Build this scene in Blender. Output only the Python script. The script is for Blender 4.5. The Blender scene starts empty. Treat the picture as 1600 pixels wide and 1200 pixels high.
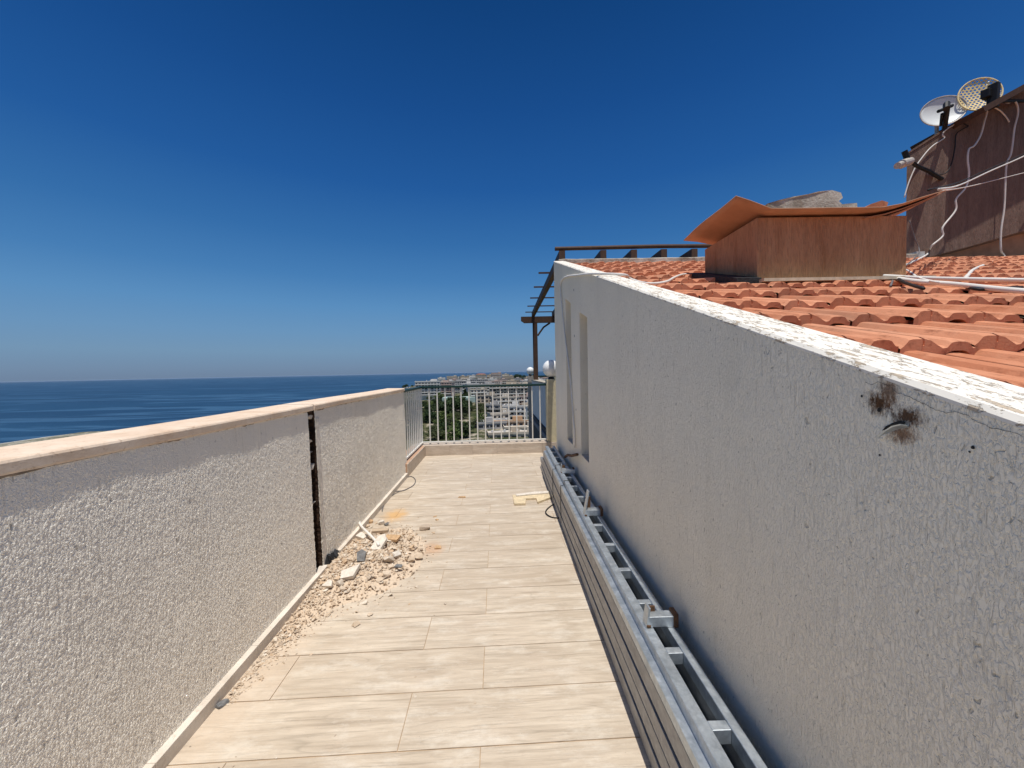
import bpy, bmesh, math, random
from mathutils import Vector, Matrix, noise
R_ = math.radians
SC = bpy.context.scene
COL = SC.collection
random.seed(7)

# ------------------------------------------------------------------ camera
EYE = Vector((0, 0, 1.45)); FPX = 600.0
YAW, PITCH, ROLL = math.atan(25/600), math.atan(19.5/600), R_(1.15)
F = Vector((math.sin(YAW)*math.cos(PITCH), math.cos(YAW)*math.cos(PITCH), -math.sin(PITCH)))
R0 = Vector((math.cos(YAW), -math.sin(YAW), 0)); U0 = R0.cross(F)
RT = R0*math.cos(ROLL) - U0*math.sin(ROLL); UP = U0*math.cos(ROLL) + R0*math.sin(ROLL)
cam_d = bpy.data.cameras.new('camera'); cam = bpy.data.objects.new('camera', cam_d); COL.objects.link(cam)
cam_d.sensor_width = 36; cam_d.lens = 36*FPX/1600; cam_d.clip_start = 0.02; cam_d.clip_end = 200000
m = Matrix((RT, UP, -F)).transposed().to_4x4(); m.translation = EYE; cam.matrix_world = m
SC.camera = cam

# ------------------------------------------------------------------ world, sun, exposure
SUN = Vector((0.045, -0.23, 1)).normalized()
EL = math.asin(SUN.z)
w = bpy.data.worlds.new("World"); SC.world = w; w.use_nodes = True
nt = w.node_tree; bg = nt.nodes['Background']; bg.inputs['Strength'].default_value = 0.1
sky = nt.nodes.new('ShaderNodeTexSky'); sky.sky_type = 'NISHITA'; sky.sun_disc = False
sky.sun_elevation = EL; sky.sun_rotation = math.atan2(SUN.x, SUN.y)
sky.air_density = 1.0; sky.dust_density = 1.0; sky.ozone_density = 2.0; sky.altitude = 0
def wn(t_, **kw):
    x = nt.nodes.new(t_)
    for k, v in kw.items(): setattr(x, k, v)
    return x
L_ = nt.links.new
tcw = wn('ShaderNodeTexCoord'); nrmz = wn('ShaderNodeVectorMath', operation='NORMALIZE'); L_(tcw.outputs['Generated'], nrmz.inputs[0])
spz = wn('ShaderNodeSeparateXYZ'); L_(nrmz.outputs[0], spz.inputs[0])
def lin(c): return tuple(((v/255+.055)/1.055)**2.4 if v > 10 else v/255/12.92 for v in c) + (1,)
rmp = wn('ShaderNodeValToRGB'); rmp.color_ramp.interpolation = 'B_SPLINE' if False else 'EASE'
els = [(0.0, (112,133,160)), (.02, (117,142,170)), (.055, (118,152,183)), (.10, (108,151,191)), (.16, (92,144,193)), (.225, (72,128,184)), (.31, (54,111,172)), (.42, (36,92,159)), (.55, (26,78,143)), (.68, (18,66,125)), (1.0, (14,58,112))]
e_ = rmp.color_ramp.elements
while len(e_) < len(els): e_.new(.5)
for q, (p_, c_) in zip(e_, els): q.position = p_; q.color = lin(c_)
rmp.color_ramp.interpolation = 'LINEAR'
L_(spz.outputs[2], rmp.inputs[0])
# the clear-air gradient plus the Nishita sky (which carries the brightness towards the sun)
dt = wn('ShaderNodeVectorMath', operation='DOT_PRODUCT'); L_(nrmz.outputs[0], dt.inputs[0]); dt.inputs[1].default_value = SUN
mr = wn('ShaderNodeMapRange'); L_(dt.outputs['Value'], mr.inputs[0]); mr.inputs[1].default_value = .62; mr.inputs[2].default_value = 1.0
mxw = wn('ShaderNodeMix'); mxw.data_type = 'RGBA'; L_(mr.outputs[0], mxw.inputs[0])
sc10 = wn('ShaderNodeVectorMath', operation='SCALE'); L_(rmp.outputs[0], sc10.inputs[0]); sc10.inputs['Scale'].default_value = 9.0
L_(sc10.outputs[0], mxw.inputs[6]); L_(sky.outputs[0], mxw.inputs[7]); L_(mxw.outputs[2], bg.inputs['Color'])
sl = bpy.data.lights.new('sun', 'SUN'); sl.energy = 4.0; sl.angle = R_(0.5); sl.color = (1.0, 0.955, 0.88)
so = bpy.data.objects.new('sun', sl); COL.objects.link(so)
so.rotation_euler = SUN.to_track_quat('Z', 'Y').to_euler(); so.location = (3, -3, 20)
SC.view_settings.view_transform = 'Standard'; SC.view_settings.look = 'None'
SC.view_settings.exposure = 0.10; SC.view_settings.gamma = 1.0
SC.cycles.max_bounces = 10; SC.cycles.diffuse_bounces = 8

# ------------------------------------------------------------------ geometry helpers
def ray(px, py): return (F + RT*((px-800)/FPX) + UP*((600-py)/FPX))
AR = math.atan(15/600)             # the right-hand building is turned a little from the terrace
CA, SA = math.cos(AR), math.sin(AR)
def RF(p): x, y, z = p; return Vector((x*CA + y*SA, -x*SA + y*CA, z))
def RI(p): x, y, z = p; return Vector((x*CA - y*SA, x*SA + y*CA, z))
def ID(p): return Vector(p)
def floorpt(px, py, z=0.0):
    d = ray(px, py); return EYE + d*((z-EYE.z)/d.z)
def at_y(px, py, y):                # world plane y = const
    d = ray(px, py); return EYE + d*(y/d.y)
def r_at_y(px, py, y):              # right frame plane, result in right frame
    d = RI(ray(px, py)); return RI(EYE) + d*(y/d.y)
def r_at_x(px, py, x):
    d = RI(ray(px, py)); return RI(EYE) + d*(x/d.x)
ZR0, SLOPE = 1.115, 0.33
def roofpt(px, py, off=0.03):
    d = RI(ray(px, py)); t = (ZR0+off-EYE.z)/(d.z - SLOPE*d.y); return EYE + d*t

class MB:
    def __init__(s, xf=ID): s.v = []; s.f = []; s.r = []; s.m = []; s.xf = xf
    def add(s, vs, fs, r=0.0, mi=0):
        n = len(s.v); s.v += [s.xf(p) for p in vs]
        for f in fs: s.f.append(tuple(i+n for i in f)); s.r.append(r); s.m.append(mi)
        return s
    def box(s, x0, x1, y0, y1, z0, z1, r=0.0, mi=0):
        vs = [(x, y, z) for z in (z0, z1) for y in (y0, y1) for x in (x0, x1)]
        return s.add(vs, [(0,2,3,1),(4,5,7,6),(0,1,5,4),(2,6,7,3),(0,4,6,2),(1,3,7,5)], r, mi)
    def obox(s, c, ax, ay, az, r=0.0, mi=0):   # oriented box: centre + three half-axis vectors
        c, ax, ay, az = map(Vector, (c, ax, ay, az))
        vs = [c + ax*i + ay*j + az*k for k in (-1, 1) for j in (-1, 1) for i in (-1, 1)]
        return s.add(vs, [(0,2,3,1),(4,5,7,6),(0,1,5,4),(2,6,7,3),(0,4,6,2),(1,3,7,5)], r, mi)
    def prism(s, poly, axis, a, b, r=0.0, mi=0):
        def P(u, v, t):
            return (t, u, v) if axis == 'x' else ((u, t, v) if axis == 'y' else (u, v, t))
        n = len(poly); vs = [P(u, v, a) for u, v in poly] + [P(u, v, b) for u, v in poly]
        fs = [tuple(range(n))[::-1], tuple(range(n, 2*n))] + [(i, (i+1) % n, n+(i+1) % n, n+i) for i in range(n)]
        return s.add(vs, fs, r, mi)
    def tube(s, pts, rad, n=8, r=0.0, mi=0, caps=True):
        pts = [Vector(p) for p in pts]; rads = rad if isinstance(rad, (list, tuple)) else [rad]*len(pts)
        vs = []; fs = []; prev = None
        for i, p in enumerate(pts):
            t = (pts[min(i+1, len(pts)-1)] - pts[max(i-1, 0)]).normalized()
            if prev is None:
                a = Vector((0,0,1)) if abs(t.z) < .9 else Vector((1,0,0)); u = t.cross(a).normalized()
            else: u = (prev - t*prev.dot(t)).normalized()
            prev = u; v = t.cross(u)
            for k in range(n):
                an = 2*math.pi*k/n; vs.append(p + (u*math.cos(an) + v*math.sin(an))*rads[i])
        for i in range(len(pts)-1):
            for k in range(n): fs.append((i*n+k, i*n+(k+1) % n, (i+1)*n+(k+1) % n, (i+1)*n+k))
        if caps: fs.append(tuple(range(n))[::-1]); fs.append(tuple(range((len(pts)-1)*n, len(pts)*n)))
        return s.add(vs, fs, r, mi)
    def sphere(s, c, rad, nu=20, nv=12, sz=1.0):
        c = Vector(c); vs = [c + Vector((0, 0, -rad*sz))]
        for j in range(1, nv):
            ph = -math.pi/2 + math.pi*j/nv
            for i in range(nu):
                th = 2*math.pi*i/nu; vs.append(c + Vector((math.cos(th)*math.cos(ph), math.sin(th)*math.cos(ph), sz*math.sin(ph)))*rad)
        vs.append(c + Vector((0, 0, rad*sz))); T = len(vs)-1; fs = []
        for i in range(nu): fs.append((0, 1+(i+1) % nu, 1+i)); fs.append((T, T-nu+i, T-nu+(i+1) % nu))
        for j in range(nv-2):
            for i in range(nu):
                a = 1+j*nu; fs.append((a+i, a+(i+1) % nu, a+nu+(i+1) % nu, a+nu+i))
        return s.add(vs, fs)
    def build(s, name, mat, parent=None, loc=None, smooth=False, bevel=0.0, label=None, cat=None, group=None, kind=None):
        me = bpy.data.meshes.new(name)
        base = parent['_b'] if parent is not None and '_b' in parent else None
        if parent is not None:
            o0 = Vector(BASES[parent.name])
        else:
            if loc is None:
                xs = [p.x for p in s.v]; ys = [p.y for p in s.v]; zs = [p.z for p in s.v]
                loc = ((min(xs)+max(xs))/2, (min(ys)+max(ys))/2, min(zs))
            o0 = Vector(loc)
        me.from_pydata([p - o0 for p in s.v], [], s.f); me.update()
        a = me.attributes.new('rnd', 'FLOAT', 'FACE'); a.data.foreach_set('value', s.r)
        mats = mat if isinstance(mat, (list, tuple)) else [mat]
        for q in mats: me.materials.append(q)
        if len(mats) > 1: me.polygons.foreach_set('material_index', s.m)
        if smooth: me.polygons.foreach_set('use_smooth', [True]*len(me.polygons))
        o = bpy.data.objects.new(name, me); COL.objects.link(o)
        if parent is not None: o.parent = parent; BASES[o.name] = tuple(o0)
        else: o.location = o0; BASES[o.name] = tuple(o0)
        if bevel:
            b = o.modifiers.new('bevel', 'BEVEL'); b.width = bevel; b.segments = 2; b.limit_method = 'ANGLE'
        tag(o, label, cat, group, kind)
        return o
BASES = {}
def tag(o, label=None, cat=None, group=None, kind=None):
    if label: o['label'] = label
    if cat: o['category'] = cat
    if group: o['group'] = group
    if kind: o['kind'] = kind
    return o
def thing(name, loc, label, cat, group=None):
    o = bpy.data.objects.new(name, None); COL.objects.link(o); o.location = loc; o.empty_display_size = .1
    BASES[o.name] = tuple(loc); return tag(o, label, cat, group)
def copy_tree(o, parent=None):
    c = o.copy(); COL.objects.link(c); c.parent = parent
    for ch in list(o.children): copy_tree(ch, c)
    return c

# ------------------------------------------------------------------ materials
class NT:
    def __init__(s, name):
        s.mat = bpy.data.materials.new(name); s.mat.use_nodes = True; s.t = s.mat.node_tree
        s.b = s.t.nodes['Principled BSDF']; s.out = s.t.nodes['Material Output']
        s.tc = s.t.nodes.new('ShaderNodeTexCoord').outputs['Object']
    def n(s, typ, **kw):
        x = s.t.nodes.new(typ)
        for k, v in kw.items():
            if k in x.inputs.keys() if isinstance(k, str) else False: s.set(x.inputs[k], v)
            else: setattr(x, k, v)
        return x
    def set(s, sock, v):
        if hasattr(v, 'is_output'): s.t.links.new(v, sock)
        else: sock.default_value = v
    def map(s, scale=(1,1,1), loc=(0,0,0), rot=(0,0,0), vec=None):
        x = s.t.nodes.new('ShaderNodeMapping'); s.set(x.inputs['Vector'], vec or s.tc)
        x.inputs['Scale'].default_value = scale; x.inputs['Location'].default_value = loc; x.inputs['Rotation'].default_value = rot
        return x.outputs[0]
    def noise(s, scale, detail=3, rough=.5, vec=None, dist=0.0):
        x = s.t.nodes.new('ShaderNodeTexNoise'); s.set(x.inputs['Vector'], vec or s.tc)
        x.inputs['Scale'].default_value = scale; x.inputs['Detail'].default_value = detail
        x.inputs['Roughness'].default_value = rough; x.inputs['Distortion'].default_value = dist
        return x.outputs['Fac']
    def voro(s, scale, vec=None, feature='F1'):
        x = s.t.nodes.new('ShaderNodeTexVoronoi'); x.feature = feature; s.set(x.inputs['Vector'], vec or s.tc)
        x.inputs['Scale'].default_value = scale; return x
    def ramp(s, fac, stops):
        x = s.t.nodes.new('ShaderNodeValToRGB'); s.set(x.inputs[0], fac); e = x.color_ramp.elements
        while len(e) < len(stops): e.new(.5)
        for el, (p, c) in zip(e, stops):
            el.position = p; el.color = (*c, 1) if isinstance(c, tuple) else (c, c, c, 1)
        return x.outputs[0]
    def mix(s, fac, a, b, mode='MIX'):
        x = s.t.nodes.new('ShaderNodeMix'); x.data_type = 'RGBA'; x.blend_type = mode
        s.set(x.inputs[0], fac)
        for sock, v in ((x.inputs[6], a), (x.inputs[7], b)):
            if isinstance(v, tuple) and len(v) == 3: v = (*v, 1)
            s.set(sock, v)
        return x.outputs[2]
    def math(s, op, a, b=0.0, clamp=False):
        x = s.t.nodes.new('ShaderNodeMath'); x.operation = op; x.use_clamp = clamp
        s.set(x.inputs[0], a); s.set(x.inputs[1], b); return x.outputs[0]
    def attr(s, name='rnd'):
        x = s.t.nodes.new('ShaderNodeAttribute'); x.attribute_name = name; return x.outputs['Fac']
    def objrnd(s):
        return s.t.nodes.new('ShaderNodeObjectInfo').outputs['Random']
    def bump(s, h, dist=.01, strength=1.0, normal=None):
        x = s.t.nodes.new('ShaderNodeBump'); s.set(x.inputs['Height'], h)
        x.inputs['Distance'].default_value = dist; x.inputs['Strength'].default_value = strength
        if normal is not None: s.set(x.inputs['Normal'], normal)
        s.t.links.new(x.outputs[0], s.b.inputs['Normal']); return x.outputs[0]
    def fin(s, col=None, rough=None, metal=None, spec=None):
        for k, v in (('Base Color', col), ('Roughness', rough), ('Metallic', metal), ('Specular IOR Level', spec)):
            if v is None: continue
            if isinstance(v, tuple) and len(v) == 3: v = (*v, 1)
            s.set(s.b.inputs[k], v)
        return s.mat
def plain(name, col, rough=.7, metal=0.0, var=.18, sc=8.0, bump=0.0, bsc=60.0, spec=.3):
    t = NT(name); c = t.mix(t.math('MULTIPLY', t.ramp(t.noise(sc, 4, .6), [(.3, 0.0), (.7, 1.0)]), 1.0),
        tuple(x*(1-var) for x in col), tuple(min(1, x*(1+var*.5)) for x in col))
    if bump: t.bump(t.noise(bsc, 4, .6), bump)
    return t.fin(c, rough, metal, spec)

def stucco(name, col, scratch=.004, stains=(), pits=.5, disp=0):
    t = NT(name)
    base = t.mix(t.ramp(t.noise(1.3, 4, .6), [(.3, 0.0), (.72, 1.0)]), tuple(x*.93 for x in col), col)
    # vertical dragged grain of the render
    v1 = t.map((1, 1, .22 if disp else .42)); v2 = t.map((1, 1, .06 if disp else .11))
    g = t.noise(190 if disp else 175, 3, .6, v1, .35 if disp else .6)
    gr = t.ramp(g, [(.42, 0.0), (.60, 1.0)])
    worm = t.ramp(t.noise(85 if disp else 115, 2, .5, v2), [(.30 if disp else .27, 0.0), (.40 if disp else .36, 1.0)])
    pit = t.ramp(t.noise(60 if disp else 85, 2, .5, t.map((1, 1, .35 if disp else .62), (3, 5, 1)), 0 if disp else .7), [(.25, 0.0), (.31, 1.0)])
    fine = t.noise(330, 2, .6)
    h = t.math('ADD', t.math('MULTIPLY', gr, .55), t.math('MULTIPLY', worm, .55))
    h = t.math('ADD', h, t.math('MULTIPLY', pit, .9*pits*2)); h = t.math('ADD', h, t.math('MULTIPLY', fine, .22))
    h = t.math('ADD', h, t.math('MULTIPLY', t.noise(9, 2, .5), .8))
    if disp: h = t.math('ADD', h, t.math('MULTIPLY', t.ramp(t.noise(200, 2, .55, t.map((1, 1, .8), (5, 5, 5))), [(.38, 0.0), (.62, 1.0)]), .75))
    c = t.mix(t.math('MULTIPLY', t.math('SUBTRACT', 1.0, pit), .55), base, tuple(x*.42 for x in col))
    c = t.mix(t.math('MULTIPLY', t.math('SUBTRACT', 1.0, worm), .25), c, tuple(x*.6 for x in col))
    # faint run-off streaks
    st = t.ramp(t.noise(5, 5, .65, t.map((1, 1, .08), (9, 2, 4))), [(.52, 0.0), (.75, 1.0)])
    c = t.mix(t.math('MULTIPLY', st, .16), c, tuple(x*.55 for x in (col[0], col[1]*.95, col[2]*.85)))
    sep = t.t.nodes.new('ShaderNodeSeparateXYZ'); t.set(sep.inputs[0], t.tc)
    for (cy, cz, ry, rz, scol, k) in stains:      # rust: own shape, ragged by noise
        dy = t.math('DIVIDE', t.math('SUBTRACT', sep.outputs[1], cy), ry); dz = t.math('DIVIDE', t.math('SUBTRACT', sep.outputs[2], cz), rz)
        d = t.math('SQRT', t.math('ADD', t.math('MULTIPLY', dy, dy), t.math('MULTIPLY', dz, dz)))
        d = t.math('ADD', d, t.math('MULTIPLY', t.math('SUBTRACT', t.noise(120, 5, .85, t.map((1, 1, .45))), .5), 2.4))
        msk = t.math('MULTIPLY', t.ramp(d, [(.35, 1.0), (1.0, 0.0)]), k)
        c = t.mix(msk, c, scol)
    if disp:
        dn = t.t.nodes.new('ShaderNodeDisplacement'); t.set(dn.inputs['Height'], h); dn.inputs['Scale'].default_value = disp; dn.inputs['Midlevel'].default_value = 2.1
        t.t.links.new(dn.outputs[0], t.out.inputs['Displacement']); t.mat.displacement_method = 'BOTH'
    else: t.bump(h, scratch)
    return t.fin(c, 1.0, 0, .05)

M = {}
M['stucco_left'] = stucco('rough_render', (.95, .89, .785), .0045)
M['stucco_disp'] = stucco('rough_render_relief', (.95, .89, .785), .0045, disp=.0024)
M['stucco_disp_far'] = stucco('rough_render_relief_coarser', (.95, .89, .785), .0045, disp=.0036)
M['core'] = plain('broken_core', (.055, .030, .018), .95, var=.5, sc=30, bump=.02, bsc=40)
M['joint'] = plain('dark_joint', (.34, .26, .18), .95, var=.5, sc=30)
M['cement'] = plain('cement', (.55, .50, .44), .95, var=.3, sc=14, bump=.006, bsc=90)
M['marble'] = None
def coping_mat():
    t = NT('coping_stone'); c = t.mix(t.ramp(t.noise(6, 6, .7), [(.35, 0.0), (.65, 1.0)]), (.66, .49, .35), (.80, .66, .52))
    c = t.mix(t.ramp(t.noise(45, 3, .7), [(.60, 0.0), (.72, 1.0)]), c, (.52, .38, .27))
    t.bump(t.noise(120, 3, .6), .0015); return t.fin(c, .75, 0, .25)
M['coping'] = coping_mat()
def skirting_mat():
    t = NT('skirting_tile'); c = t.mix(t.ramp(t.noise(5, 5, .65), [(.35, 0.0), (.7, 1.0)]), (.55, .48, .40), (.74, .68, .60))
    c = t.mix(t.ramp(t.noise(22, 5, .7), [(.60, 0.0), (.78, .7)]), c, (.40, .30, .22)); t.bump(t.noise(90, 3, .6), .0012)
    return t.fin(c, .6, 0, .3)
M['skirting'] = skirting_mat()
def plank_mat(name, dark, light, kerb=False):
    t = NT(name); a = t.attr()
    cmb = t.t.nodes.new('ShaderNodeCombineXYZ'); t.set(cmb.inputs[0], t.math('MULTIPLY', a, 37.0)); t.set(cmb.inputs[1], t.math('MULTIPLY', a, 91.0)); t.set(cmb.inputs[2], t.math('MULTIPLY', a, 13.0))
    va = t.t.nodes.new('ShaderNodeVectorMath'); va.operation = 'ADD'; t.set(va.inputs[0], t.tc); t.set(va.inputs[1], cmb.outputs[0])
    p = va.outputs[0]
    warp = t.noise(1.8, 2, .5, t.map((1, 3, 1), vec=p), .8)
    big = t.noise(5, 3, .6, t.map((.5, 4, 4), vec=p), .7)
    fine = t.noise(26, 4, .65, t.map((.13, 3.2, 3.2), vec=p), .4)
    # growth-ring figure: bands of a smooth field
    rg = t.math('FRACT', t.math('MULTIPLY', t.noise(2.2, 1, .4, t.map((.42, 3.6, 3.6), vec=p), .35), 9.0))
    ring = t.ramp(rg, [(0.0, 1.0), (.10, .15), (.5, 0.0), (.93, .2), (1.0, 1.0)])
    c = t.mix(t.ramp(big, [(.3, 0.0), (.7, 1.0)]), dark, light)
    c = t.mix(t.math('MULTIPLY', t.ramp(fine, [(.50, 0.0), (.68, 1.0)]), .55), c, tuple(x*.66 for x in dark))
    c = t.mix(t.math('MULTIPLY', t.math('MULTIPLY', ring, t.ramp(warp, [(.45, 0.0), (.62, 1.0)])), .42), c, tuple(x*.60 for x in dark))
    c = t.mix(t.math('MULTIPLY', a, .38), c, (dark[0]*.84, dark[1]*.80, dark[2]*.76))
    # dust and dirt, independent of planks
    dirt = t.ramp(t.noise(3.1, 5, .7), [(.50, 0.0), (.75, 1.0)])
    c = t.mix(t.math('MULTIPLY', dirt, .30), c, (.58, .47, .37))
    wht = t.ramp(t.noise(7, 6, .75, t.map((.6, 1.4, 1), (11, 4, 0))), [(.50, 0.0), (.66, 1.0)])
    c = t.mix(t.math('MULTIPLY', wht, .42), c, (.74, .69, .60))
    gp = t.ramp(t.noise(38, 5, .75, t.map((.5, 1.3, 1), (2, 4, 0))), [(.55, 0.0), (.68, 1.0)])
    c = t.mix(t.math('MULTIPLY', gp, .28), c, (.40, .32, .25))
    sp_ = t.t.nodes.new('ShaderNodeSeparateXYZ'); t.set(sp_.inputs[0], t.tc)
    for (cx_, cy_, rx_, ry_, col_, k_) in ((-1.02, 2.95, .46, .75, (.66, .57, .46), .75), (-1.2, 2.0, .22, .9, (.62, .50, .38), .6), (-1.06, 3.95, .15, .22, (.62, .36, .13), .75), (-.55, 3.15, .12, .16, (.50, .27, .13), .55)):
        dx_ = t.math('DIVIDE', t.math('SUBTRACT', sp_.outputs[0], cx_), rx_); dy_ = t.math('DIVIDE', t.math('SUBTRACT', sp_.outputs[1], cy_), ry_)
        d_ = t.math('SQRT', t.math('ADD', t.math('MULTIPLY', dx_, dx_), t.math('MULTIPLY', dy_, dy_)))
        d_ = t.math('ADD', d_, t.math('MULTIPLY', t.math('SUBTRACT', t.noise(11, 5, .75), .5), 1.3))
        c = t.mix(t.math('MULTIPLY', t.ramp(d_, [(.3, 1.0), (1.0, 0.0)]), k_), c, col_)
    sp = t.ramp(t.noise(160, 2, .5), [(.715, 0.0), (.74, 1.0)])
    c = t.mix(t.math('MULTIPLY', sp, .5), c, (.22, .17, .12))
    t.bump(t.math('ADD', t.math('MULTIPLY', fine, .6), t.math('MULTIPLY', ring, .25)), .0018)
    return t.fin(c, .52, 0, .35)
M['plank'] = plank_mat('wood_look_tile', (.45, .37, .28), (.65, .56, .445))
M['plank_kerb'] = plank_mat('wood_look_kerb_tile', (.50, .41, .32), (.66, .56, .46))
M['grout'] = plain('grout', (.44, .32, .21), .95, var=.35, sc=12)
def white_top_mat():
    t = NT('peeling_white_paint'); v = t.map((2.2, .8, 1))
    n1 = t.noise(20, 6, .8, v, .6); n2 = t.noise(90, 4, .75, t.map((1.4, .45, 1)))
    mk = t.ramp(t.math('ADD', t.math('MULTIPLY', n1, .65), t.math('MULTIPLY', n2, .35)), [(.53, 0.0), (.56, 1.0)])
    c = t.mix(mk, (.82, .775, .69), t.mix(t.noise(30, 3, .6), (.42, .33, .23), (.62, .53, .42)))
    t.bump(t.math('MULTIPLY', mk, -1.0), .002); return t.fin(c, .85, 0, .2)
M['white_top'] = white_top_mat()
def steel_mat(name, a, b, rough=.42, metal=.75):
    t = NT(name); c = t.mix(t.ramp(t.noise(18, 5, .7), [(.35, 0.0), (.65, 1.0)]), a, b)
    c = t.mix(t.ramp(t.voro(70).outputs['Distance'], [(.2, 0.0), (.9, .35)]), c, tuple(x*.8 for x in a))
    c = t.mix(t.math('MULTIPLY', t.ramp(t.noise(7, 5, .7, t.map((1, .3, 1), (4, 2, 1))), [(.62, 0.0), (.76, 1.0)]), .5), c, (.20, .15, .11))
    t.bump(t.noise(40, 3, .5), .0012)
    return t.fin(c, t.ramp(t.noise(25, 3, .6), [(.3, rough-.06), (.7, rough+.12)]), metal, .4)
M['steel'] = steel_mat('galvanised_steel', (.40, .45, .49), (.62, .67, .71))
M['steel_dark'] = steel_mat('dull_steel', (.27, .27, .275), (.40, .405, .41), .5, .45)
M['rust'] = plain('rusty_weld', (.16, .085, .045), .85, .2, .5, 40, .002, 120)
M['white_metal'] = plain('white_paint_metal', (.78, .76, .70), .45, var=.08, spec=.4)
M['green'] = plain('dark_green_paint', (.012, .045, .038), .4, var=.2, spec=.4)
M['pillar'] = plain('cream_render', (.68, .60, .40), .9, var=.18, sc=16, bump=.006, bsc=110)
def globe_mat():
    t = NT('opal_globe'); return t.fin((.86, .86, .84), .22, 0, .5)
M['globe'] = globe_mat()
M['black'] = plain('black_plastic', (.012, .012, .013), .5, var=.3)
M['membrane'] = plain('bitumen_membrane', (.03, .031, .034), .75, var=.5, sc=25, bump=.006, bsc=40)  # torn membrane; also colours the strip standing for the shaft's shadow
M['cable_white'] = plain('white_cable', (.74, .71, .66), .55, var=.12, sc=5)
M['cable_grey'] = plain('grey_cable', (.16, .15, .15), .6, var=.3, sc=5)
M['cable_black'] = plain('black_cable', (.02, .018, .018), .6, var=.3, sc=5)
def wood_mat():
    t = NT('dark_stained_wood'); g = t.noise(20, 4, .65, t.map((1, 1, .3)), .4)
    c = t.mix(g, (.035, .020, .014), (.12, .062, .035)); t.bump(g, .003); return t.fin(c, .65, 0, .3)
M['wood'] = wood_mat()
def tile_mat():
    t = NT('terracotta'); a = t.attr()
    c = t.mix(a, (.48, .175, .085), (.66, .295, .165))
    c = t.mix(t.ramp(t.noise(9, 5, .7), [(.42, 0.0), (.70, .7)]), c, (.66, .31, .18))
    c = t.mix(t.ramp(t.noise(28, 4, .7, t.map((1, .5, 1))), [(.54, 0.0), (.70, .65)]), c, (.25, .085, .04))
    c = t.mix(t.ramp(t.noise(3, 4, .7, t.map((1, .4, 1), (7, 1, 2))), [(.52, 0.0), (.70, .45)]), c, (.24, .14, .095))
    t.bump(t.noise(150, 4, .7), .0012); return t.fin(c, .78, 0, .25)
M['tile'] = tile_mat()
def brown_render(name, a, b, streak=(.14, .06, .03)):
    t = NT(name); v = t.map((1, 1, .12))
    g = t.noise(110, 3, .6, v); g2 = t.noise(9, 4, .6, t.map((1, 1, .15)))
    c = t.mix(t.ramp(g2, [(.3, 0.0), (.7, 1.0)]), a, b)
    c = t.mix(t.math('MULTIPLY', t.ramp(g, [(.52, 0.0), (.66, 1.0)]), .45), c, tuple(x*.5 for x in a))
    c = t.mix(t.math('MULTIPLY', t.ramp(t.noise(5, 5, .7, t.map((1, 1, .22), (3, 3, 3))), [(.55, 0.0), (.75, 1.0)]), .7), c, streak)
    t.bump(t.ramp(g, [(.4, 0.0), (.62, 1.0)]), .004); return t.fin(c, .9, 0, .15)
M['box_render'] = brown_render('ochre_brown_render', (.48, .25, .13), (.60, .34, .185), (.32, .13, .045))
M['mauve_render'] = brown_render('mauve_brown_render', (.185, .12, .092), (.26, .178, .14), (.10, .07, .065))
M['brown_dark'] = plain('brown_soffit', (.42, .23, .13), .85, var=.3, sc=5)
def conc_mat():
    t = NT('weathered_concrete'); c = t.mix(t.ramp(t.noise(5, 6, .75), [(.35, 0.0), (.62, 1.0)]), (.26, .215, .16), (.60, .56, .48))
    c = t.mix(t.ramp(t.noise(38, 4, .7), [(.6, 0.0), (.7, .6)]), c, (.10, .085, .06)); t.bump(t.noise(60, 5, .7), .008); return t.fin(c, .95, 0, .15)
M['concrete'] = conc_mat()
M['sheet'] = plain('terracotta_sheet', (.46, .25, .145), .7, var=.22, sc=4, bump=.001, bsc=60)
M['rubble'] = None
def rubble_mat():
    t = NT('plaster_rubble'); a = t.attr()
    c = t.ramp(a, [(0.0, (.50, .39, .28)), (.35, (.66, .55, .43)), (.6, (.56, .40, .26)), (.8, (.74, .67, .57)), (1.0, (.36, .28, .21))])
    c = t.mix(t.ramp(t.noise(60, 4, .7), [(.4, 0.0), (.7, .5)]), c, (.40, .31, .22)); t.bump(t.noise(140, 4, .7), .003); return t.fin(c, .95, 0, .15)
M['rubble'] = rubble_mat()
M['plaster_white'] = plain('white_plaster', (.68, .62, .54), .9, var=.2, sc=40, bump=.002, bsc=120)
M['tile_bit'] = plain('orange_tile_bit', (.55, .36, .20), .8, var=.3, sc=40, bump=.002)
M['dark_bit'] = plain('dark_rubble', (.20, .20, .20), .8, var=.5, sc=40, bump=.004)
M['dish_white'] = plain('white_dish_paint', (.74, .76, .74), .4, var=.06, sc=6)
M['dish_tan'] = plain('backlit_gold_dish', (.92, .68, .34), .5, var=.35, sc=18)  # bright gold base colour imitates sunlight coming through the perforated dish
M['lnb'] = plain('lnb_grey', (.55, .50, .44), .45, .2, .3, 25)

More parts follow.
